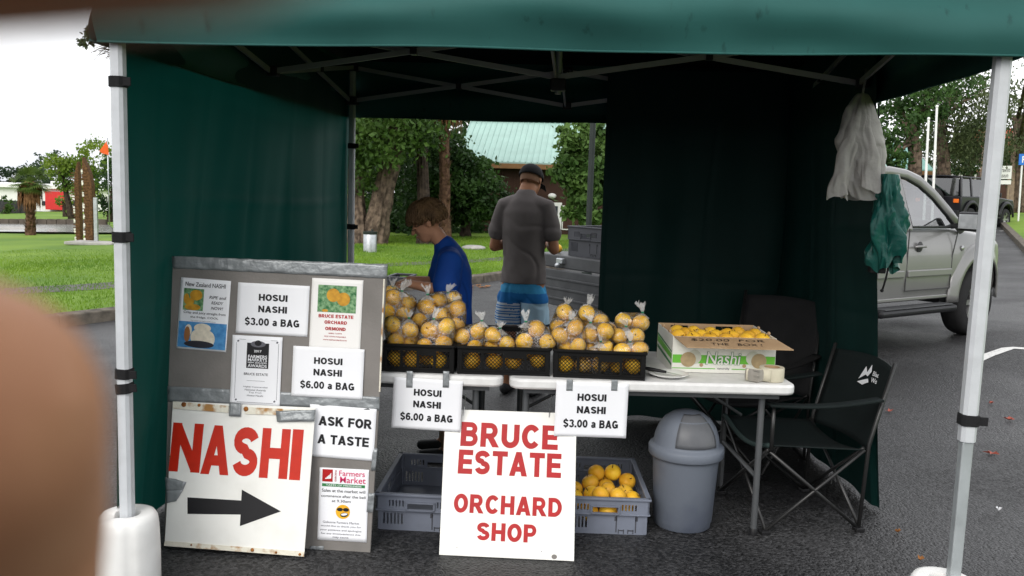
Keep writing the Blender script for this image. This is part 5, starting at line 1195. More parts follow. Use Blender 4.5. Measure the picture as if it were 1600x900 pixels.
# ------------------------------------------------------------------ park on the left: pond, palm, carved posts, white building
W0, W1, W2, W3 = gr(-260, 366), gr(185, 371), gr(170, 357), gr(-260, 352)
structure(MB().add([(p.x, p.y, gz(p.x, p.y)+.16) for p in (W0, W1, W2, W3)], [(0, 1, 2, 3)]).build('pond_water', 'water'))
A_, B_ = gr(-200, 353), gr(168, 357)
pw = thing('pond_wall', 'low dark timber wall along the far side of the pond', 'wall', (A_.x, A_.y, 0)); n = 26
for k in range(n):
    p = A_.lerp(B_, k/n)-A_; q = A_.lerp(B_, (k+.93)/n)-A_; z = gz(A_.x+p.x, 0)+.1; e = MB(); e.bar((p.x, p.y, z+.14), (q.x, q.y, z+.14), .12, .30); e.build('plank', 'pond_wall', pw)
tag(MB().lathe([(1.5, 0), (1.45, .08), (.01, .1)], 26, sx=1.6, sy=.6).build('pond_edging', 'stone_slab', None, smooth=True, loc=gr(30, 364)+Vector((0, 0, .12))), 'pale stone rim curving at the edge of the pond', 'rim')
pb = gr(48, 372); Dp = (pb-CAM).dot(FW); palm(pb, gp(47, 300, Dp), .16, .12, (260, .50, .24), 34, .72, 'short fan palm with a brown dead-frond skirt at the pond edge', seed=6)
# carved posts
def carved(base, D, outline, label, dash):
    b_ = Vector(base); o = thing('carved_post', label, 'carved post', b_, group='carved wooden posts on the lawn')
    Mx = frame(b_, RT, (0, 0, 1)); pts = [onplane(Mx, *p) for p in outline]
    ob = MB().prism(pts, -.10, .10).build('shaft', 'carved_wood', o, bevel=.02); ob.matrix_local = o.matrix_world.inverted() @ Mx if False else Matrix.Translation(-b_) @ Mx
    nt_ = MB()
    for k in range(26):
        t_ = k/26; x = pts[0][0]+.03+(pts[1][0]-pts[0][0]-.06)*.5; z = pts[0][1]+(max(p[1] for p in pts)-pts[0][1])*(.03+.86*t_); nt_.box((x+.03*math.sin(k), z, .105), (.16, .025, .02))
    ob = nt_.build('carving', 'carved_wood', o); ob.matrix_local = Matrix.Translation(-b_) @ Mx; ob['kind'] = 'stuff'
    for (px, py) in dash:
        u, v = onplane(Mx, px, py); ob = MB().box((u, v, .03), (.05, .12, .17)).build('white_inlay', 'paua_white', o, bevel=.008); ob.matrix_local = Matrix.Translation(-b_) @ Mx
    return o
c0 = gr(140, 386); Dc = (c0-CAM).dot(FW)
carved(c0, Dc, [(135, 386), (148, 386), (147.5, 330), (146, 290), (142, 270), (137, 258), (131, 245), (130, 268), (132, 300), (134, 340)], 'front carved brown post with white inlay, tallest on the lawn', [(131, 268), (132, 286), (133, 304), (134, 322), (134.5, 338), (135, 352), (135, 364), (135.5, 375)])
c1_ = gr(128, 380)
carved(c1_, Dc+.6, [(121, 380), (128, 380), (127, 330), (125.5, 285), (124, 252), (122, 256), (118, 275), (119, 320)], 'slimmer carved brown post standing behind the tall one', [(119, 330), (119.5, 345), (120, 360), (121, 373)])
pl_ = gr(151, 387); tag(MB().box((0, 0, .62), (.10, .06, 1.24)).build('metal_post', 'galvanised', None, loc=pl_+Vector((0, 0, .06)), bevel=.008), 'grey metal plate post beside the carved posts', 'post')
tag(MB().box((0, 0, .03), (1.3, .7, .08)).build('stone_plinth', 'stone_slab', None, loc=gr(146, 388)+Vector((0, .1, .1)), bevel=.02), 'flat stone plinth under the carved posts', 'plinth')
# white building with red panel
WB0, WB1 = gr(-300, 338), gr(185, 336); WB0 = atd(-300, 330, 64); WB1 = atd(190, 330, 62); g0 = gz(WB1.x, 0)
Mx = frame((WB0.x, WB0.y, g0-.6), Vector((WB1.x-WB0.x, WB1.y-WB0.y, 0)), (0, 0, 1))
WBo = thing('white_building', 'long white building with a big red wall panel across the pond', 'building', M=Mx)
L_ = (Vector((WB1.x, WB1.y))-Vector((WB0.x, WB0.y))).length
def wq(px, py): return onplane(Mx, px, py)
hz = wq(60, 294)[1]; MB().box((L_/2, hz/2, -4), (L_, hz, 8)).build('wall', 'render_white', WBo)
MB().box((L_/2, hz+.12, -3.9), (L_+.6, .24, 8.6)).build('roof', 'render_white', WBo)
def wbx(x0, y0, x1, y1, m, name, d=.08):
    a, b = wq(x0, y0), wq(x1, y1); return MB().box(((a[0]+b[0])/2, (a[1]+b[1])/2, d/2+.01), (abs(b[0]-a[0]), abs(a[1]-b[1]), d)).build(name, m, WBo)
wbx(77, 299, 107, 328, 'panel_red', 'red_panel', .5); wbx(60, 330, 80, 339, 'base_grey', 'grey_plinth', .3); wbx(80, 330, 122, 339, 'stone_slab', 'plinth', .25)
for x in (8, 25, 66, 113, -30, -60): f_ = wbx(x, 314, x+9, 321, 'window_dark', 'window', .06)
wbx(79, 283, 84, 294, 'render_white', 'chimney', -2)
wbx(0, 322, 14, 331, 'window_dark', 'window', .06)
Fn0, Fn1 = atd(-80, 335, 58), atd(42, 335, 57); Fo = thing('picket_fence', 'dark picket fence before the white building', 'fence', (Fn0.x, Fn0.y, gz(Fn0.x, 0)-.1))
for k in range(60):
    p = Fn0.lerp(Fn1, k/60)-Fn0; MB().box((p.x, p.y, .6), (.07, .04, 1.2)).build('picket', 'fence_dark', Fo)
p = Fn1-Fn0; MB().bar((0, .05, .35), (p.x, p.y+.05, .35), .05, .1).build('rail', 'fence_dark', Fo); MB().bar((0, .05, .95), (p.x, p.y+.05, .95), .05, .1).build('rail', 'fence_dark', Fo)
# trees on the left
for (px, D, blobs, leaf, lm, l, sd_) in ((112, 46, [(gp(95, 262, 46), (.95, .9, .75), 900), (gp(120, 275, 46), (1.1, .9, .9), 1100), (gp(150, 250, 46), (1.0, .9, 1.1), 1100), (gp(140, 300, 46), (.9, .8, .7), 700)], .2, 'leaf_lime', 'yellow-green leafy tree behind the carved posts', 61),
      (172, 40, [(gp(176, 300, 40), (.55, .6, 1.6), 1300)], .16, 'leaf_dark', 'dark conifer beside the gazebo leg, behind the posts', 62), (103, 50, [(gp(100, 318, 50), (.6, .5, .45), 350)], .16, 'leaf_lime', 'small yellow-green sapling in front of the red panel', 63),
      (20, 85, [(gp(15, 278, 85), (3, 2, 1.0), 700), (gp(60, 275, 88), (2.2, 2, .9), 500)], .4, 'leaf_far', 'hazy dark trees above the white building roof', 64), (150, 70, [(gp(85, 265, 70), (1.8, 1.5, 1.4), 500)], .3, 'leaf_far', 'far dark tree behind the yellow-green tree', 65),
      (10, 56, [(gp(8, 322, 56), (.5, .5, .9), 300)], .2, 'leaf_mid', 'small clipped tree by the picket fence', 66)):
    b_ = onground(px, D); c = Vector(blobs[0][0]); tree('park_tree', l, b_, [([b_, b_.lerp(c, .5), c], [.16, .12, .08])], blobs, leaf, lm, 'bark_dark', seed=sd_, group='trees across the pond', limbs=5)
b_ = onground(300, 30); tree('tall_conifer', 'tall dark conifer whose branch tips show past the gazebo corner', b_, [([b_, b_+Vector((0, 0, 3)), gp(262, 60, 30), gp(262, -160, 30)], [.4, .35, .25, .15])], [(gp(196, 20, 30), (1.05, 1.2, .85), 1500), (gp(158, 52, 30), (.42, .6, .36), 420), (gp(136, 68, 30), (.24, .4, .22), 160), (gp(230, -60, 30), (2.0, 1.6, 1.2), 1500), (gp(168, 22, 30), (.5, .6, .5), 500)], .14, 'leaf_dark', 'bark_dark', seed=70, limbs=10)
tw = MB(); g = random.Random(4)
for k in range(26): s = Vector(gp(176, 76+g.uniform(-10, 10), 30)); e = Vector(gp(150+g.uniform(-12, 22), 84+g.uniform(-12, 16), 30)); tw.tube([s, s.lerp(e, .6)+Vector((0, 0, .04)), e], [.012, .008, .004], 4)
tag(tw.build('bare_twigs', 'bark_dark'), 'bare twigs hanging beside the gazebo corner against the sky', 'twigs', kind='stuff')
fl_ = atd(164, 330, 36); F_ = thing('orange_flag', 'orange triangular flag on a pole behind the gazebo leg', 'flag', (fl_.x, fl_.y, gz(fl_.x, fl_.y)))
q = [Vector(gp(*p, 36))-Vector((fl_.x, fl_.y, gz(fl_.x, fl_.y))) for p in ((155, 236), (168, 219), (170, 242), (160, 240))]
MB().add(q, [(0, 3, 2, 1)]).build('cloth', 'orange_cloth', F_, solid=.01); MB().tube([(q[1].x, q[1].y, 0), (q[1].x, q[1].y, q[1].z+.1)], .03, 6).build('pole', 'galvanised', F_, smooth=True)

# ------------------------------------------------------------------ right-hand side: trees, flagpoles, houses, signs
for (px, D, tr_, blobs, leaf, lm, l, sd_, dr) in (
   (1432, 30, [(1434, 285), (1430, 240), (1420, 190)], [(gp(1405, 195, 30), (.9, 1, 1.1), 1600), (gp(1435, 160, 30), (1.2, 1, .9), 1700), (gp(1400, 250, 29), (.5, .6, .4), 600), (gp(1480, 130, 31), (1.4, 1, .8), 1300)], .16, 'leaf_gloss', 'dark broad-leaved tree beside the gazebo, in front of the flagpoles', 81, 0),
   (1478, 33, [(1483, 292), (1474, 245), (1468, 200), (1490, 140)], [(gp(1500, 170, 33), (1.4, 1.2, 1.5), 2600), (gp(1540, 150, 33), (1.2, 1, 1.4), 1900), (gp(1480, 200, 33), (.9, .9, .9), 1100), (gp(1530, 215, 34), (1.2, 1, .8), 1300)], .17, 'leaf_grey', 'pale-trunked weeping tree behind the flagpoles', 82, .5),
   (1590, 36, [(1596, 300), (1592, 240), (1590, 180)], [(gp(1592, 170, 36), (.9, 1, 1.3), 1600), (gp(1640, 190, 36), (1.3, 1, 1.8), 1500), (gp(1590, 225, 36), (.9, .9, .6), 900), (gp(1618, 60, 30), (.5, .6, .35), 260)], .17, 'leaf_grey', 'weeping tree right of the front gazebo leg', 83, .4),
   (1515, 44, [(1515, 295), (1515, 240), (1515, 200)], [(gp(1470, 250, 44), (1.5, 1, 1), 1100), (gp(1545, 245, 44), (1.6, 1, .9), 1200), (gp(1400, 215, 46), (2, 1, 1.6), 1300), (gp(1590, 265, 46), (1.3, 1, .8), 800)], .2, 'leaf_dark', 'dark trees farther back behind the parked vehicles', 84, 0)):
    b_ = gp(*tr_[0], D); b_.z = gz(b_.x, b_.y); tree('street_tree', l, b_, [([b_]+[gp(x, y, D) for x, y in tr_[1:]], [.26, .2, .16, .12][:len(tr_)])], blobs, leaf, lm, 'bark' if sd_ != 84 else 'bark_dark', seed=sd_, droop=dr, group='trees along the street', limbs=8)
for px, y0, y1, l in ((1450, 187, 287, 'shorter white flagpole behind the silver ute'), (1463, 168, 287, 'taller white flagpole behind the silver ute')):
    a, b = atd(px-1, y1, 27), atd(px+1, y0, 27); o = thing('flagpole', l, 'flagpole', (a.x, a.y, gz(a.x, a.y)), group='white flagpoles'); zt = b.z-gz(a.x, a.y)
    MB().tube([(0, 0, 0), (b.x-a.x, b.y-a.y, zt)], [.045, .035], 8).build('shaft', 'render_white', o, smooth=True, sharp=40); MB().ball((b.x-a.x, b.y-a.y, zt+.03), .05, 8, 6).build('finial', 'render_white', o, smooth=True)
def box_house(px0, px1, pe, pr, D, wm, rm, name, label):
    a, b = atd(px0, 300, D), atd(px1, 300, D); return house(name, label, min(a.x, b.x), max(a.x, b.x), a.y, a.y+6, gz(a.x, 0)-.3, atd(px0, pe, D).z, atd(px0, pr, D+3).z, wm, rm, .3, False)
h1 = box_house(1380, 1440, 264, 226, 38, 'fascia', 'teal_roof', 'teal_roofed_shelter', 'brown timber shelter with a teal metal roof behind the silver ute')
h2 = box_house(1492, 1522, 262, 250, 52, 'render_white', 'render_white', 'white_cottage', 'small white cottage between the tree trunks')
h3 = box_house(1535, 1690, 236, 202, 56, 'brown_wall', 'red_roof', 'red_roofed_house', 'dark house with a red roof behind the roadside sign')
for px, y0, D, l in ((1583, 206, 36, 'tall timber pole right of the front gazebo leg'), (1537, 206, 37, 'tall timber pole left of the front gazebo leg')):
    a = gr(px, 1) if False else atd(px-2, 300, D); z0 = gz(a.x, a.y); b = atd(px+4, y0, D); tag(MB().tube([(0, 0, 0), (b.x-a.x, b.y-a.y, b.z-z0)], [.13, .10], 10).build('timber_pole', 'weathered_wood', None, smooth=True, sharp=40, loc=(a.x, a.y, z0)), l, 'pole', 'timber poles')
a, b = atd(1556, 286, 34), atd(1581, 260, 34); z0 = gz(a.x, a.y); Sg = thing('roadside_sign', 'white roadside sign board seen past the front gazebo leg', 'sign', M=frame((a.x, a.y, z0), RT, (0, 0, 1)))
wd = (b-a).dot(RT); zb, zt = a.z-z0, b.z-z0
MB().box((wd/2, (zb+.16+zt)/2, 0), (wd, zt-zb-.16, .04)).build('board', 'render_white', Sg); MB().box((wd/2, zb+.03, 0), (wd, .16, .04)).build('lower_board', 'render_white', Sg)
for x in (.06, wd-.06): MB().box((x, zt/2, -.05), (.07, zt, .06)).build('post', 'weathered_wood', Sg)
put_box(Sg, 'Tairawhiti', wd*.5, zt-.16, wd*.8, .17, 'ink', .022, .004); put_box(Sg, 'museum', wd*.5, zt-.40, wd*.6, .12, 'ink', .022, .004)
a = gr(1592, 341); D = 29.5; a = atd(1592, 341, D); z0 = gz(a.x, a.y); PS = thing('parking_sign', 'blue parking sign on a white post at the verge', 'sign', M=frame((a.x, a.y, z0), RT, (0, 0, 1))); zt = atd(1594, 241, D).z-z0; zb = atd(1594, 258, D).z-z0
MB().tube([(0, 0, -.02), (0, zt, -.02)], .03, 8).build('post', 'render_white', PS, smooth=True, sharp=40); MB().box((.03, (zt+zb)/2, .02), (.34, zt-zb, .02)).build('plate', 'blue_sign', PS); put_box(PS, 'P', .03, (zt+zb)/2, .13, (zt-zb)*.6, 'render_white', .032, .02)

# ------------------------------------------------------------------ vehicles
def wheel(parent, x, y, r_, wdt, name='wheel', spokes=6, z=None, face=1, axis='Y'):
    o = bpy.data.objects.new(name, None); COL.objects.link(o); o.parent = parent
    o.matrix_local = Matrix.Translation((x, y, z if z is not None else r_)) @ (Matrix.Rotation(R(90)*face, 4, 'X') if axis == 'Y' else Matrix.Rotation(R(-90), 4, 'Y'))
    h = wdt/2
    MB().lathe([(r_*.62, -h), (r_*.86, -h), (r_*.96, -h*.8), (r_, -h*.5), (r_, h*.5), (r_*.96, h*.8), (r_*.86, h), (r_*.64, h), (r_*.62, h*.8), (r_*.62, -h)], 40, cap=False).build('tyre', 'tyre', o, smooth=True, sharp=50)
    mb = MB(); mb.lathe([(r_*.63, -h*.6), (r_*.63, h*.85), (r_*.58, h*.85), (r_*.56, -h*.6)], 40, cap=False); mb.lathe([(.01, h*.55), (r_*.16, h*.55), (r_*.17, h*.2), (.01, h*.2)], 20)
    for k in range(spokes):
        a_ = 2*math.pi*k/spokes; d = Vector((math.cos(a_), math.sin(a_), 0)); mb.bar(d*r_*.12+Vector((0, 0, h*.42)), d*r_*.60+Vector((0, 0, h*.6)), r_*.15, .03)
    mb.build('rim', 'alloy', o, smooth=True, sharp=40); MB().lathe([(.01, -h*.2), (r_*.55, -h*.2), (r_*.55, -h*.15), (.01, -h*.15)], 24).build('brake_disc', 'car_black', o)
    return o
def xz(mb, poly, y0, y1): return mb.prism(poly, y0, y1, Matrix(((1, 0, 0, 0), (0, 0, 1, 0), (0, 1, 0, 0), (0, 0, 0, 1))))
Wp = gr(1506, 522); hd = Vector((.76, .65, 0)).normalized(); lf = Vector((-hd.y, hd.x, 0)); Og = Wp+lf*.80; Og.z = Wp.z
UM = frame(Og, hd, lf)
U = thing('silver_ute', 'silver double-cab ute with side step parked beside the stall', 'ute', M=UM)
def arch(cx, cz, r_, a0, a1, n=14): return [(cx+r_*math.cos(R(a0+(a1-a0)*k/n)), cz+r_*math.sin(R(a0+(a1-a0)*k/n))) for k in range(n+1)]
def interp(x, T):
    for (a_, va), (b_, vb) in zip(T, T[1:]):
        if x <= b_: k_ = max(0, (x-a_)/(b_-a_)); k_ = k_*k_*(3-2*k_); return va+(vb-va)*k_
    return T[-1][1]
def section(x):
    zt2 = interp(x, [(-2.02, 1.20), (-.6, 1.20), (.25, 1.13), (.55, 1.06), (.66, .98), (.74, .84)]); zb2 = interp(x, [(-2.02, .45), (.4, .45), (.74, .54)])
    if abs(x) < .485: zb2 = max(zb2, .42+math.sqrt(.485**2-x*x))
    yw = .905-.17*(max(0, x-.15)/.59)**2; pts = [(yw-.16, zb2), (yw-.03, zb2)]
    for k_ in range(9):
        z = zb2+(zt2-.09-zb2)*k_/8; pts.append((yw*(1-.10*((z-.82)/.4)**2*(1 if z > .82 else .5))+.006*math.exp(-((z-1.0)/.03)**2), z))
    ye = pts[-1][0]
    for k_ in range(1, 5): a_ = R(90*k_/4); pts.append((ye-.09*(1-math.cos(a_)), zt2-.09+.09*math.sin(a_)))
    ye = pts[-1][0]
    for k_ in range(1, 5): y = ye*(1-k_/4); pts.append((y, zt2+.035*(1-(y/ye)**2)*(1 if x > -.6 else 0)))
    return pts
ST = sorted(set([-2.02+2.76*k_/110 for k_ in range(111)]+[-.486, -.484, .484, .486])); bodyb = MB(); rings = []
for x in ST:
    h_ = section(x); ring = [(x, -y, z) for y, z in h_]+[(x, y, z) for y, z in h_[::-1][1:]]; rings.append(ring)
nr = len(rings[0]); bodyb.add([p for r_ in rings for p in r_], [(i*nr+j, i*nr+j+1, (i+1)*nr+j+1, (i+1)*nr+j) for i in range(len(ST)-1) for j in range(nr-1)]+[tuple((len(ST)-1)*nr+j for j in range(nr)), tuple(range(nr))[::-1]])
bodyb.build('body', 'silver_paint', U, smooth=True, sharp=38)
MB().box((.70, 0, .60), (.14, 1.46, .20)).build('front_bumper', 'silver_paint', U, bevel=.05)
# cabin: pillars, roof, glass
zb_, zt_ = 1.185, 1.76
def cab(x, s, z): k = (z-zb_)/(zt_-zb_); return Vector((x, s*(.875-.17*k), z))
RP = [(-.40, 1.17), (-.62, 1.365), (-.85, 1.545), (-1.08, 1.675), (-1.30, 1.735), (-1.6, 1.755), (-1.95, 1.735)]
for s in (-1, 1):
    e = MB(); e.tube([cab(x, s, z) for x, z in RP], 0, 10, True, [(.035, .055)]*4+[(.03, .05)]*3, up=(0, 1, 0)); e.build('roof_rail', 'silver_paint', U, smooth=True)
    for nm, (xa, xb), w_ in (('middle_pillar', (-1.44, -1.49), .10), ('rear_pillar', (-1.97, -1.93), .13)):
        p, q = cab(xa, s, zb_-.02), cab(xb, s, zt_-.03); e = MB(); e.bar(p, q, w_, .05, up=(0, 1, 0)); e.build(nm, 'silver_paint', U, bevel=.015)
    for nm, poly in (('front_window', [(-.55, 1.205), (-1.39, 1.205), (-1.44, 1.70), (-1.30, 1.685), (-1.10, 1.62), (-.88, 1.495), (-.68, 1.335)]), ('rear_window', [(-1.50, 1.205), (-1.91, 1.205), (-1.88, 1.69), (-1.6, 1.71), (-1.54, 1.708)])):
        P = [cab(x, s*1.005, z) for x, z in poly]; n_ = len(P); go_ = MB().add(P, [tuple(range(n_)) if s > 0 else tuple(range(n_))[::-1]]).build(nm, 'car_glass', U)
        rb = MB(); rb.tube([cab(x, s*1.012, z) for x, z in poly+poly[:1]], .013, 6, caps=False); rb.build('window_seal', 'car_black', go_)
def rooff(u, v):
    t_ = 3+3*u; i_ = min(5, int(t_)); k_ = t_-i_; x = RP[i_][0]+(RP[i_+1][0]-RP[i_][0])*k_; z = RP[i_][1]+(RP[i_+1][1]-RP[i_][1])*k_
    y = (-1+2*v)*.70; return x, y, z+.055*(1-(y/.70)**2)+.012
MB().grid(rooff, 18, 16).build('roof', 'silver_paint', U, smooth=True, solid=.03)
MB().grid(lambda u, v: (-.42-.66*u+.08*(1-(2*v-1)**2), (-1+2*v)*(.80-.10*u), 1.18+.49*u+.03*math.sin(math.pi*u)), 8, 10).build('windscreen', 'car_glass', U, smooth=True)
MB().add([(-2.0, -.80, zb_), (-2.0, .80, zb_), (-1.95, .68, zt_-.02), (-1.95, -.68, zt_-.02)], [(3, 2, 1, 0)]).build('rear_screen', 'car_glass', U)
mb = MB(); mb.box((-1.25, 0, 1.17), (1.45, 1.6, .03)); mb.build('interior_floor', 'seat_dark', U)
for y in (-.38, .38):
    st = MB(); st.box((-1.28, y, 1.30), (.16, .46, .30)); st.box((-1.33, y, 1.55), (.10, .24, .16)); st.build('seat', 'seat_dark', U, bevel=.04)
sw = MB(); sw.tube([Vector((-.86+.05*math.sin(t_), -.38+.17*math.cos(t_), 1.28+.16*math.sin(t_))) for t_ in [2*math.pi*k/20 for k in range(21)]], .014, 6, caps=False); sw.build('steering_wheel', 'car_black', U, smooth=True); MB().box((-.62, 0, 1.21), (.3, 1.5, .1)).build('dashboard', 'seat_dark', U, bevel=.03)
for s in (-1, 1):
    Y_ = s*.905
    ar = MB(); n = 18
    def flare_(u, v):
        a_ = R(182-184*u); r_ = .465+.15*v; xx = r_*math.cos(a_); return xx, s*(.90-.17*(max(0, xx-.15)/.59)**2+.032*math.cos(math.pi*.5*v)-.012*v), .42+r_*math.sin(a_)
    ar.grid(flare_, 22, 5).build('wheel_arch', 'silver_paint', U, smooth=True, solid=.02)
    so_ = MB().box((-1.28, s*.90, .355), (1.42, .20, .075)).build('side_step', 'car_black', U, bevel=.03)
    MB().box((-1.28, s*.91, .398), (1.26, .15, .012)).build('step_tread', 'deck_grey', so_, bevel=.004)
    MB().box((-1.02, Y_+s*.006, .735), (.84, .02, .07)).build('rubbing_strip', 'silver_paint', U, bevel=.012); MB().box((-1.74, Y_+s*.006, .735), (.46, .02, .07)).build('rubbing_strip', 'silver_paint', U, bevel=.012)
    MB().box((-1.24, s*.882, .475), (1.45, .016, .035)).build('sill_trim', 'silver_paint', U, bevel=.008)
    for (x0, z0_, x1, z1_) in ((-.60, .56, -.60, .90), (-.60, .90, -.52, 1.18), (-1.46, .56, -1.46, 1.19), (-.60, .56, -1.46, .56), (-1.98, .56, -1.98, 1.19)): sm_ = MB(); sm_.bar((x0, Y_-s*.002, z0_), (x1, Y_-s*.002, z1_), .010, .008, up=(0, 1, 0)); sm_.build('door_gap', 'seam', U)
    MB().tube([(-1.16, Y_+s*.012, 1.005), (-1.20, Y_+s*.03, 1.01), (-1.32, Y_+s*.03, 1.01), (-1.36, Y_+s*.012, 1.005)], .013, 8).build('door_handle', 'silver_paint', U, smooth=True); MB().lathe([(.055, 0), (.05, .004), (.01, .006)], 18, M=Matrix.Translation((-1.25, Y_, 1.005)) @ Matrix.Rotation(R(-90*s), 4, 'X')).build('handle_recess', 'seam', U, smooth=True)
    mi = MB(); mi.box((-.60, s*1.06, 1.27), (.10, .24, .20)); mo_ = mi.build('mirror', 'car_black', U, bevel=.03); MB().box((-.655, s*1.06, 1.27), (.006, .19, .15)).build('mirror_glass', 'galvanised', mo_, bevel=.002); MB().bar((-.60, s*.87, 1.21), (-.60, s*.98, 1.23), .06, .05).build('mirror_arm', 'car_black', mo_)
    MB().lathe([(.03, 0), (.025, .008), (.005, .01)], 12, M=Matrix.Translation((-.40, Y_-s*.004, .98)) @ Matrix.Rotation(R(-90*s), 4, 'X')).build('side_indicator', 'alloy', U, smooth=True)
    for x in (0, -3.2): wheel(U, x, s*.79, .37, .25, face=-s)
    MB().box((.62, s*.56, .90), (.14, .30, .14)).build('headlamp', 'galvanised', U, bevel=.05)
mb = MB(); mb.box((.0, 0, .62), (1.0, 1.5, .5)); mb.build('engine_bay', 'car_black', U); MB().box((-2.9, 0, .62), (2.6, 1.0, .22)).build('chassis', 'car_black', U)
# flat deck with a dropped tailboard
MB().box((-3.40, 0, .81), (2.72, 1.84, .12)).build('deck', 'deck_grey', U, bevel=.012); MB().box((-2.07, 0, 1.25), (.05, 1.7, .78)).build('headboard', 'deck_grey', U, bevel=.01)
tb_ = MB().box((-4.80, 0, .575), (.035, 1.80, .33)).build('tailboard', 'deck_grey', U, bevel=.008)
for z in (.48, .57, .66): MB().box((-4.821, 0, z), (.012, 1.76, .02)).build('pressed_rib', 'deck_grey', tb_, bevel=.004)
for y in (-.5, .5):
    MB().box((-4.775, y, .82), (.05, .09, .05)).build('latch', 'galvanised', U, bevel=.008); MB().ball((-4.815, y, .78), .025, 8, 6).build('latch_knob', 'galvanised', U, smooth=True)
for s in (-1, 1): MB().box((-4.70, s*.80, .66), (.06, .22, .12)).build('tail_lamp', 'lamp_red', U, bevel=.01)
for x, y, rot, l in ((-4.42, .30, 3, 'dark grey plastic crate on the ute deck beside the man'), (-4.40, -.22, -4, 'dark grey plastic crate on the ute deck, half behind the wall')):
    P = UM @ Vector((x, y, .872)); Mx = Matrix.Translation(P) @ rotz(math.atan2(hd.y, hd.x)-R(90)+R(rot)) @ Matrix.Translation((-.2, -.28, 0)); plastic_crate(Mx, .46, .56, .27, 'plastic_crate', l, 'crate_grey', 'grey crates on the ute')
P = UM @ Vector((-4.62, .74, .872+.041)); pear(P, 'single yellow nashi on the ute deck by the crate', None, True) if True else None

# parked dark four wheel drive
Jp = atd(1512, 350, 27.5); Jp.z = gz(Jp.x, Jp.y); hj = Vector((math.sin(R(48)), math.cos(R(48)), 0)); lj = Vector((-hj.y, hj.x, 0)); JM = frame(Jp+lj*.74, hj, lj)
glassmat('dark_glass', (.12, .13, .14), .10, .03)
J = thing('dark_offroader', 'dark blue off-road car with a spare wheel on its tail, parked down the street', 'car', M=JM)     # origin: between the rear wheels
jb = [(-.62, .52), (-.44, .52)]+arch(0, .42, .44, 165, 15)+[(.46, .45), (1.98, .45)]+arch(2.42, .42, .44, 165, 15)+[(2.88, .50), (3.05, .55), (3.05, .85), (2.95, 1.02), (1.75, 1.10), (-.62, 1.08)]
mb = MB(); xz(mb, jb, -.78, .78); jo = mb.build('body', 'navy_paint', J, bevel=.06, smooth=True, sharp=45); jo.modifiers['bevel'].angle_limit = R(50)
for s in (-1, 1):
    for xa, xb in ((1.68, 1.18), (.92, .88), (.1, .1), (-.58, -.50)): e = MB(); e.bar((xa, s*.74, 1.06), (xb, s*.64, 1.68), .09, .06, up=(0, 1, 0)); e.build('pillar', 'navy_paint', J, bevel=.012)
    for x0, x1, x2, x3 in ((1.60, .97, .93, 1.16), (.86, .15, .15, .84), (.04, -.53, -.46, .04)): MB().add([(x0, s*.742, 1.08), (x1, s*.742, 1.08), (x2, s*.655, 1.63), (x3, s*.655, 1.63)], [(0, 1, 2, 3) if s > 0 else (3, 2, 1, 0)]).build('side_window', 'dark_glass', J)
    for x in (0, 2.42):
        wheel(J, x, s*.72, .36, .24, face=-s)
        MB().grid(lambda u, v: ((.42+.12*v)*math.cos(R(178-176*u))+x, s*(.79+.07*math.sin(math.pi*(.2+.7*v))), .42+(.42+.12*v)*math.sin(R(178-176*u))), 18, 4).build('wheel_arch', 'car_black', J, smooth=True, solid=.02)
    MB().box((-.63, s*.62, .93), (.06, .16, .12)).build('tail_lamp', 'lamp_amber', J, bevel=.01); MB().box((1.5, s*.92, 1.16), (.08, .2, .14)).build('mirror', 'car_black', J, bevel=.02)
    MB().box((1.2, s*.83, .42), (1.4, .12, .05)).build('side_step', 'car_black', J, bevel=.01)
MB().grid(lambda u, v: (1.2-1.75*u, -.66+1.32*v, 1.68+.04*math.sin(math.pi*v)), 8, 8).build('roof', 'navy_paint', J, smooth=True, solid=.05)
MB().add([(1.70, -.70, 1.09), (1.70, .70, 1.09), (1.2, .62, 1.66), (1.2, -.62, 1.66)], [(0, 1, 2, 3)]).build('windscreen', 'dark_glass', J); MB().add([(-.62, -.66, 1.09), (-.62, .66, 1.09), (-.53, .60, 1.64), (-.53, -.60, 1.64)], [(3, 2, 1, 0)]).build('rear_screen', 'dark_glass', J)
wheel(J, -.76, .10, .36, .22, 'spare_wheel', 6, z=.98, axis='X'); MB().box((-.68, 0, .55), (.12, 1.5, .16)).build('rear_bumper', 'car_black', J, bevel=.02); MB().box((1.1, 0, .62), (3.3, 1.2, .3)).build('chassis', 'car_black', J)
for y in (-.32, .32): MB().box((.85, y, 1.22), (.14, .42, .5)).build('seat', 'seat_dark', J, bevel=.04)
# ------------------------------------------------------------------ people
mat('skin_tan', (.42, .20, .115), .5, col2=(.36, .165, .09), scale=14, bump=.03, bscale=200, spec=.35); mat('skin_boy', (.56, .29, .18), .48, col2=(.50, .25, .15), scale=14, spec=.35)
mat('tee_grey', (.165, .145, .140), .9, col2=(.132, .115, .112), scale=5, bump=.12, bscale=16); mat('tee_blue', (.006, .062, .32), .75, col2=(.005, .05, .27), scale=5, bump=.10, bscale=14)
mat('short_blue', (.05, .31, .58), .8, .1, bump=.1, bscale=20); mat('short_navy', (.015, .15, .42), .8, .1); mat('short_pale', (.38, .55, .68), .8, .1); mat('short_stripe', (.5, .56, .62), .8, .05); mat('short_dark', (.012, .02, .04), .8, .1)
mat('cap_black', (.012, .012, .013), .85, .15, bump=.15, bscale=200); mat('hair_brown', (.075, .042, .02), .55, col2=(.20, .12, .058), scale=22, ramp=(.35, .7)); mat('stubble', (.20, .105, .06), .7, .1); mat('shoe', (.03, .03, .032), .7, .1); mat('eye_white', (.6, .58, .55), .3, .02); mat('eye_dark', (.02, .012, .008), .2, .02); mat('lip', (.36, .13, .09), .45, .05); mat('brow', (.10, .06, .03), .8, .1)
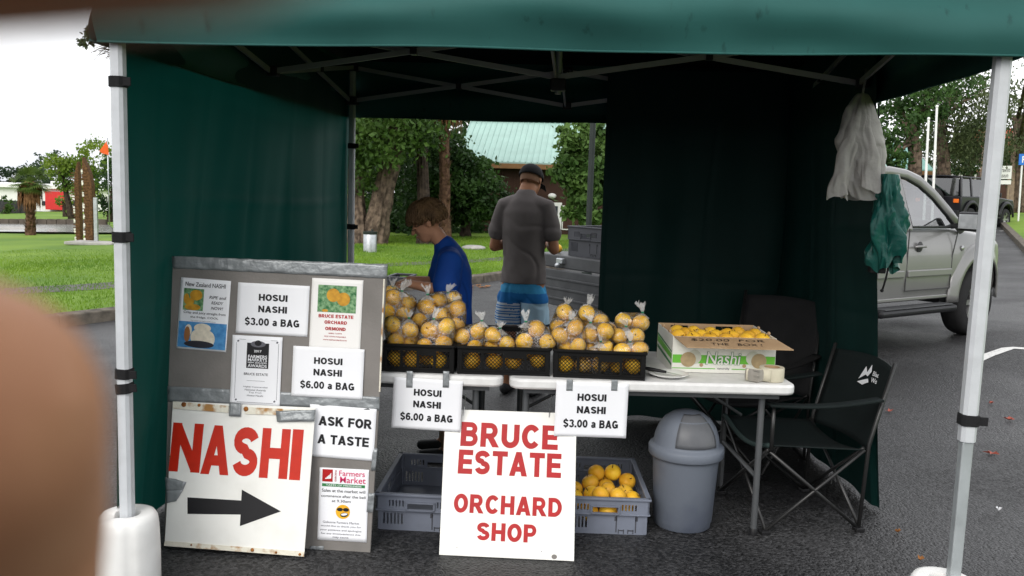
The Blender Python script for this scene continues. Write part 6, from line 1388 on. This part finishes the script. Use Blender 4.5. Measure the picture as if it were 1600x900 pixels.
def limb(mb, pts, rad, n=14, ell=None, up=None):
    # closed tube with rounded ends
    P = [Vector(p) for p in pts]; rad = list(rad); E_ = list(ell) if ell else [(r_, r_) for r_ in rad]
    d0 = (P[0]-P[1]).normalized(); d1 = (P[-1]-P[-2]).normalized(); r0, r1 = E_[0], E_[-1]; m0, m1 = min(r0), min(r1)
    Q = [P[0]+d0*m0*.9, P[0]+d0*m0*.55]+P+[P[-1]+d1*m1*.55, P[-1]+d1*m1*.9]
    L = [(r0[0]*.35, r0[1]*.35), (r0[0]*.8, r0[1]*.8)]+E_+[(r1[0]*.8, r1[1]*.8), (r1[0]*.35, r1[1]*.35)]
    return mb.tube(Q, 0, n, True, L, up)
def fingers(mb, wrist, dirv, palm_n, side, size=1.0, curl=.5):
    # palm block, four unequal bent fingers, a thumb leaving the palm's side
    d = Vector(dirv).normalized(); n = Vector(palm_n).normalized(); s = d.cross(n).normalized()*side; w_ = Vector(wrist); k = size
    limb(mb, [w_, w_+d*.035*k, w_+d*.085*k], [0]*3, 12, [(.014*k, .027*k), (.016*k, .040*k), (.013*k, .040*k)], up=n)
    for i, (off, L, r_) in enumerate(((.030, .068, .0085), (.010, .078, .009), (-.010, .072, .0085), (-.029, .056, .0075))):
        b_ = w_+d*.082*k+s*off*k; c = curl*(1+.1*i); p = [b_]; ang = 0
        for seg in (.45, .30, .25): ang += c; p.append(p[-1]+(d*math.cos(ang)-n*math.sin(ang))*L*seg*k)
        limb(mb, p, [r_*k, r_*.95*k, r_*.88*k, r_*.75*k], 8)
    t0 = w_+d*.025*k+s*.032*k; t1 = t0+(d*.5+s*.75-n*.3).normalized()*.038*k; t2 = t1+(d*.85+s*.25-n*.5).normalized()*.030*k
    limb(mb, [t0, t1, t2], [.012*k, .0105*k, .008*k], 8)
def head(mb, c, r_, face, up, nose=True, chin=.8):
    # skull, jaw, nose, brow, ears; c is the middle of the head, r_ half the head height
    f = Vector(face).normalized(); u = (Vector(up)-f*f.dot(Vector(up))).normalized(); s = f.cross(u); c = Vector(c)
    def ball(p, a, b2, d): 
        M_ = Matrix(((s.x*a, f.x*b2, u.x*d, p.x), (s.y*a, f.y*b2, u.y*d, p.y), (s.z*a, f.z*b2, u.z*d, p.z), (0, 0, 0, 1))); mb.ball((0, 0, 0), 1, 20, 14, M_)
    ball(c+u*r_*.30-f*r_*.10, r_*.66, r_*.82, r_*.70); ball(c-u*r_*.15+f*r_*.18, r_*.56, r_*.56, r_*.70)
    ball(c-u*r_*.62+f*r_*.36, r_*.38, r_*.34, r_*.30*chin); ball(c-u*r_*.45+f*r_*.05, r_*.52, r_*.45, r_*.35)
    if nose:
        limb(mb, [c+u*r_*.10+f*r_*.70, c-u*r_*.10+f*r_*.84, c-u*r_*.20+f*r_*.90], [r_*.07, r_*.085, r_*.105], 10); ball(c-u*r_*.45+f*r_*.66, r_*.20, r_*.10, r_*.06); ball(c-u*r_*.55+f*r_*.64, r_*.17, r_*.10, r_*.06); ball(c+u*r_*.16+f*r_*.64, r_*.36, r_*.10, r_*.07)
        for e in (-1, 1): ball(c-u*r_*.15+f*r_*.50+s*e*r_*.30, r_*.17, r_*.17, r_*.16)
    for e in (-1, 1): ball(c-u*r_*.02-f*r_*.08+s*e*r_*.68, r_*.07, r_*.16, r_*.25)
    return f, u, s
# ---- man, seen from behind, busy at the ute deck
mp = Vector((at(822, 300, 3.55).x, 3.55, 0))
MAN = thing('person', 'man in black cap, grey T-shirt and striped blue shorts seen from behind', 'person', mp, rz=R(-14))
MAN.scale = (.97, .97, 1)
sb = MB()
hc = Vector((.012, .085, 1.640)); head(sb, hc, .122, (.12, 1, -.50), (0, .40, 1)); limb(sb, [(0, 0, 1.44), (0, .015, 1.54), (.004, .045, 1.60)], [.085, .070, .066], 14)
limb(sb, [(0, .0, .86), (0, 0, .98), (0, .0, 1.14), (0, 0, 1.34), (0, .0, 1.46)], [0]*5, 18, [(.082, .130), (.085, .135), (.088, .135), (.095, .145), (.07, .115)], up=(0, 1, 0))
ARM = {}
for s in (-1, 1):
    sh = Vector((s*.180, .0, 1.475)); el = Vector((s*.250, -.01, 1.135)); wr = Vector((s*.12, .23, 1.175)); ARM[s] = (sh, el)
    limb(sb, [(s*.09, 0, 1.445), sh-Vector((s*.012, 0, .03)), sh.lerp(el, .5), el], [.045, .044, .043, .041], 12); limb(sb, [el, el.lerp(wr, .4), wr], [.041, .041, .027], 12)
    fingers(sb, wr, (Vector((s*.02, .36, 1.14))-wr), (0, .25, 1), -s, 1.0, .45)
    limb(sb, [(s*.095, 0, .88), (s*.105, .01, .70), (s*.11, .01, .50), (s*.11, .0, .34), (s*.11, -.01, .10), (s*.11, -.01, .05)], [.080, .078, .062, .060, .040, .040], 12)
    limb(sb, [(s*.11, -.04, .045), (s*.115, .06, .04), (s*.12, .16, .03)], [.036, .04, .03], 10)
remesh(sb, 'body', 'skin_tan', .0085, 5, MAN)
ts = MB(); limb(ts, [(0, -.005, .78), (0, -.005, .98), (0, -.008, 1.12), (0, -.012, 1.28), (0, -.008, 1.40), (0, .0, 1.475), (0, .008, 1.525)], [0]*7, 28, [(.140, .184), (.132, .172), (.122, .164), (.132, .176), (.124, .174), (.100, .134), (.072, .086)], up=(0, 1, 0))
for s in (-1, 1):
    sh, el = ARM[s]; limb(ts, [(s*.03, .004, 1.49), (s*.10, 0, 1.465), sh-Vector((s*.008, 0, .022)), sh.lerp(el, .40), sh.lerp(el, .66)], [.050, .066, .064, .063, .071], 18)
to = remesh(ts, 'shirt', 'tee_grey', .009, 22, MAN)
def hem(o, z):
    bm = bmesh.new(); bm.from_mesh(o.data); bmesh.ops.bisect_plane(bm, geom=bm.verts[:]+bm.edges[:]+bm.faces[:], plane_co=(0, 0, z), plane_no=(0, 0, 1), clear_inner=True); bm.to_mesh(o.data); bm.free()
    md = o.modifiers.new('cloth', 'SOLIDIFY'); md.thickness = .004; md.offset = -1
def folds(o, amp, f1, seed, zlo=None, off=.005, hem=None):
    me = o.data; me.calc_loop_triangles(); n = [v.normal.copy() for v in me.vertices]
    for v, nn in zip(me.vertices, n):
        p = v.co; k = mnoise.noise((p.x*f1+seed, p.y*f1, p.z*f1*.45))+.5*mnoise.noise((p.x*f1*2.1, p.y*f1*2.1+seed, p.z*f1*1.1)); w_ = 1.0 if zlo is None else max(.25, min(1, (zlo[1]-p.z)/(zlo[1]-zlo[0])))
        v.co = p+nn*(off+amp*k*w_-amp*1.1*w_*max(0, 1-abs(mnoise.noise((p.x*f1*.7+p.z*f1*.35, p.y*f1*.7, p.z*f1*.55+seed*3)))*7))
folds(to, .010, 7, 1, (1.05, 1.50), .007); hem(to, .872)
ss = MB()
limb(ss, [(0, 0, .90), (0, 0, .82)], [0]*2, 24, [(.108, .152), (.122, .172)], up=(0, 1, 0))
for s in (-1, 1): limb(ss, [(s*.080, 0, .82), (s*.098, .005, .74), (s*.112, .01, .60), (s*.114, .01, .47)], [.098, .108, .108, .108], 18)
so_ = remesh(ss, 'shorts', 'short_blue', .009, 4, MAN); folds(so_, .009, 9, 5); hem(so_, .545)
me = so_.data
for nm in ('short_navy', 'short_pale', 'short_stripe', 'short_dark'): me.materials.append(MATS[nm])
for p in me.polygons:
    z = p.center.z; x = p.center.x
    if z > .80: p.material_index = 0
    elif z > .725: p.material_index = 1
    elif x < 0: p.material_index = 3 if int(z*90) % 2 else 1
    else: p.material_index = 2 if z > .56 else 4
hb = MB(); u_ = Vector((0, .38, 1)).normalized(); f_ = Vector((.12, 1, -.42)).normalized(); s_ = f_.cross(u_)
def capf(u, v):
    a_ = 2*math.pi*u; el = R(-8+98*v); d = s_*(math.cos(a_)*math.cos(el)*.092)+f_*(math.sin(a_)*math.cos(el)*.112)+u_*(math.sin(el)*.092); return hc+u_*.036-f_*.012+d
MB().grid(capf, 32, 12).build('cap', 'cap_black', MAN, smooth=True, solid=.006)
MB().grid(lambda u, v: hc+u_*.028+f_*(.085+.085*v)+s_*((u-.5)*.17*(1-.25*v))-u_*(.012*v+.03*(2*u-1)**2), 10, 6).build('cap_brim', 'cap_black', MAN, smooth=True, solid=.004)
MB().grid(lambda u, v: hc+u_*(.030-.055*v)-f_*.010+(s_*(math.cos(R(190+160*u))*.084)+f_*(math.sin(R(190+160*u))*.108))*(1-.04*v), 18, 4).build('stubble_hair', 'stubble', MAN, smooth=True)
for s in (-1, 1): shb = MB(); limb(shb, [(s*.11, -.055, .04), (s*.115, .06, .045), (s*.12, .17, .03)], [0]*3, 14, [(.042, .042), (.045, .047), (.03, .042)], up=(0, 0, 1)); shb.build('shoe', 'shoe', MAN, smooth=True)

# ---- boy, leaning over the table, head bowed
bp_ = Vector((at(700, 420, 1.93).x, 1.93, 0))
BOY = thing('person', 'boy in a blue T-shirt with a brown mop of hair, head bowed', 'person', bp_, rz=R(104))
# local frame: faces +y (which points towards the notice board side)
sb = MB(); hb_ = Vector((.0, .125, 1.372)); fB = Vector((.12, 1, -.50)); uB = Vector((0, .42, 1)); f, u, s2 = head(sb, hb_, .115, fB, uB, chin=.95)
limb(sb, [(0, -.0, 1.17), (0, .03, 1.25), (0, .08, 1.315)], [.055, .047, .048], 14)
limb(sb, [(0, -.02, .76), (0, -.02, .88), (0, -.01, 1.05), (0, -.005, 1.18)], [0]*4, 18, [(.09, .135), (.085, .125), (.09, .14), (.075, .13)], up=(0, 1, 0))
for s in (-1, 1):
    sh = Vector((s*.155, .0, 1.185)); el = Vector((s*.20, .03, 1.005)); wr = Vector((s*.11, .225, 1.03)); limb(sb, [(s*.08, 0, 1.19), sh, sh.lerp(el, .5), el], [.042, .042, .038, .034], 12); limb(sb, [el, el.lerp(wr, .4), wr], [.034, .033, .023], 12); fingers(sb, wr, Vector((-s*.03, .10, -.03)), (0, .3, 1), -s, .82, .45)
    limb(sb, [(s*.075, 0, .78), (s*.085, .0, .60), (s*.09, .0, .42), (s*.09, -.01, .10), (s*.09, -.01, .05)], [.08, .07, .05, .034, .034], 12); limb(sb, [(s*.09, -.04, .04), (s*.095, .12, .03)], [.034, .028], 10)
remesh(sb, 'body', 'skin_boy', .0075, 4, BOY)
ts = MB(); limb(ts, [(0, -.02, .64), (0, -.02, .82), (0, -.02, .96), (0, -.015, 1.10), (0, -.005, 1.175), (0, .006, 1.215), (0, .018, 1.24)], [0]*7, 26, [(.128, .165), (.122, .157), (.115, .150), (.112, .152), (.092, .128), (.070, .090), (.060, .068)], up=(0, 1, 0))
for s in (-1, 1): sh = Vector((s*.15, .0, 1.175)); el = Vector((s*.20, .03, 1.005)); limb(ts, [(s*.05, 0, 1.19), sh-Vector((0, 0, .01)), sh.lerp(el, .5), sh.lerp(el, .88)], [.054, .066, .068, .072], 16)
to = remesh(ts, 'shirt', 'tee_blue', .008, 16, BOY); folds(to, .012, 9, 3, (.9, 1.22), .009); hem(to, .72)
ss = MB(); limb(ss, [(0, -.01, .78), (0, -.01, .72)], [0]*2, 22, [(.115, .15), (.12, .155)], up=(0, 1, 0))
for s in (-1, 1): limb(ss, [(s*.075, 0, .72), (s*.088, 0, .50), (s*.09, 0, .42)], [.09, .088, .086], 16); shb = MB(); limb(shb, [(s*.09, -.05, .035), (s*.095, .13, .032)], [0]*2, 12, [(.036, .038), (.028, .036)], up=(0, 0, 1)); shb.build('shoe', 'shoe', BOY, smooth=True)
remesh(ss, 'shorts', 'short_dark', .009, 4, BOY)
# face pieces
for e in (-1, 1):
    p = hb_+f*.078+u*.004+s2*e*.036; MB().ball(p, (.013, .013, .007), 12, 8).build('eyelid', 'skin_boy', BOY, smooth=True); MB().tube([p+f*.011-u*.005-s2*.010, p+f*.014-u*.008, p+f*.011-u*.005+s2*.010], .0018, 6).build('lashes', 'eye_dark', BOY, smooth=True)
    MB().tube([hb_+f*.090+u*.026+s2*e*.018, hb_+f*.088+u*.031+s2*e*.036, hb_+f*.074+u*.026+s2*e*.056], [.003, .004, .002], 6).build('eyebrow', 'brow', BOY, smooth=True)
MB().tube([hb_+f*.083-u*.050-s2*.022, hb_+f*.092-u*.052, hb_+f*.083-u*.050+s2*.022], [.003, .0055, .003], 6).build('lips', 'lip', BOY, smooth=True)
# hair: a mop of locks over a close shell
hm = MB(); g = random.Random(11); hcn = hb_+u*.030-f*.012
def hp(a_, el, r_): return hcn+s2*(math.cos(a_)*math.cos(el)*.088*r_)+f*(math.sin(a_)*math.cos(el)*.108*r_)+u*(math.sin(el)*.098*r_)
sh_ = MB().grid(lambda uu, v: hp(2*math.pi*uu, R((8 if math.sin(2*math.pi*uu) > .2 else -20 if math.sin(2*math.pi*uu) < -.35 else 0)+(82+(0 if math.sin(2*math.pi*uu) > .2 else 16))*v), 1.0), 40, 12)
so_ = sh_.build('hair_shell', 'hair_brown', BOY, smooth=True, solid=.006)
for k in range(1500):
    a_ = g.uniform(0, 6.283); fr_ = math.sin(a_); lo = 12 if fr_ > .35 else (-16 if fr_ < -.3 else 2); el0 = R(g.uniform(lo+8, 88)); L = g.uniform(.2, .45); p = []
    lift = g.uniform(.1, 1.3); da = g.uniform(-.35, .35)+(.35 if fr_ > 0 else 0)*math.cos(a_)
    for j in range(5): t_ = j/4; e_ = max(R(lo-14), el0-L*2.0*t_); p.append(hp(a_+da*t_, e_, 1.02+.10*math.sin(math.pi*min(1, t_+.2))*lift+(.05*t_ if fr_ > .35 else 0)))
    hm.tube(p, [.0035, .0042, .0038, .003, .0012], 4, caps=False)
hm.build('hair', 'hair_brown', BOY, smooth=True)['kind'] = 'stuff'

# ------------------------------------------------------------------ the photographer's hand, fingertips close to the lens
mat('skin_hand', (.42, .215, .125), .5, col2=(.36, .17, .095), scale=120, bump=.05, bscale=900, spec=.3); mat('nail', (.62, .36, .27), .3, .03); mat('sleeve', (.05, .055, .07), .85, .1)
def cs(px, py, D): return atd(px, py, D)
H0 = cs(-700, 1500, .085)
HND = thing('hand', 'blurred fingers of the hand holding the camera, at the picture edge', 'hand', H0)
hm = MB()
def L_(*p): return Vector(cs(*p))-H0
# palm to the left of the lens, two fingertips reaching in, the others folded beside them
pa, pb_ = L_(-1150, 700, .062), L_(-900, 1500, .075)
limb(hm, [L_(-760, 1750, .07), L_(-900, 1250, .066), L_(-1020, 620, .058), L_(-1050, 200, .05)], [0]*4, 14, [(.016, .030), (.017, .036), (.016, .036), (.013, .030)], up=RT)
limb(hm, [L_(-800, 1500, .068), L_(-380, 1420, .062), L_(-90, 1150, .060), L_(-48, 820, .0575), L_(-75, 640, .045)], [.011, .0105, .0095, .0088, .0078], 14)
limb(hm, [L_(-1000, 420, .052), L_(-850, -80, .040), L_(-560, -425, .025), L_(-60, -466, .0225), L_(330, -488, .0215)], [.0105, .010, .0095, .0088, .0082], 14)
limb(hm, [L_(-1000, 800, .06), L_(-720, 850, .085), L_(-620, 950, .11), L_(-760, 1000, .125)], [.0105, .010, .0095, .008], 12)
limb(hm, [L_(-960, 1100, .065), L_(-700, 1120, .09), L_(-640, 1220, .112), L_(-760, 1280, .125)], [.010, .009, .0085, .007], 12)
limb(hm, [L_(-860, 1450, .068), L_(-1150, 1000, .03), L_(-1500, 600, .02)], [.013, .0115, .009], 12)
limb(hm, [L_(-760, 1750, .07), L_(-780, 2700, .09), L_(-800, 4600, .13), L_(-820, 6500, .17)], [0]*4, 14, [(.020, .028), (.024, .030), (.030, .034), (.036, .040)], up=RT)
remesh(hm, 'skin', 'skin_hand', .0016, 6, HND)
cf_ = MB(); limb(cf_, [L_(-790, 3400, .105), L_(-800, 4600, .13), L_(-830, 8500, .21), L_(-860, 13000, .30)], [0]*4, 18, [(.034, .038), (.040, .043), (.05, .05), (.06, .06)], up=RT); cf_.build('sleeve', 'sleeve', HND, smooth=True)
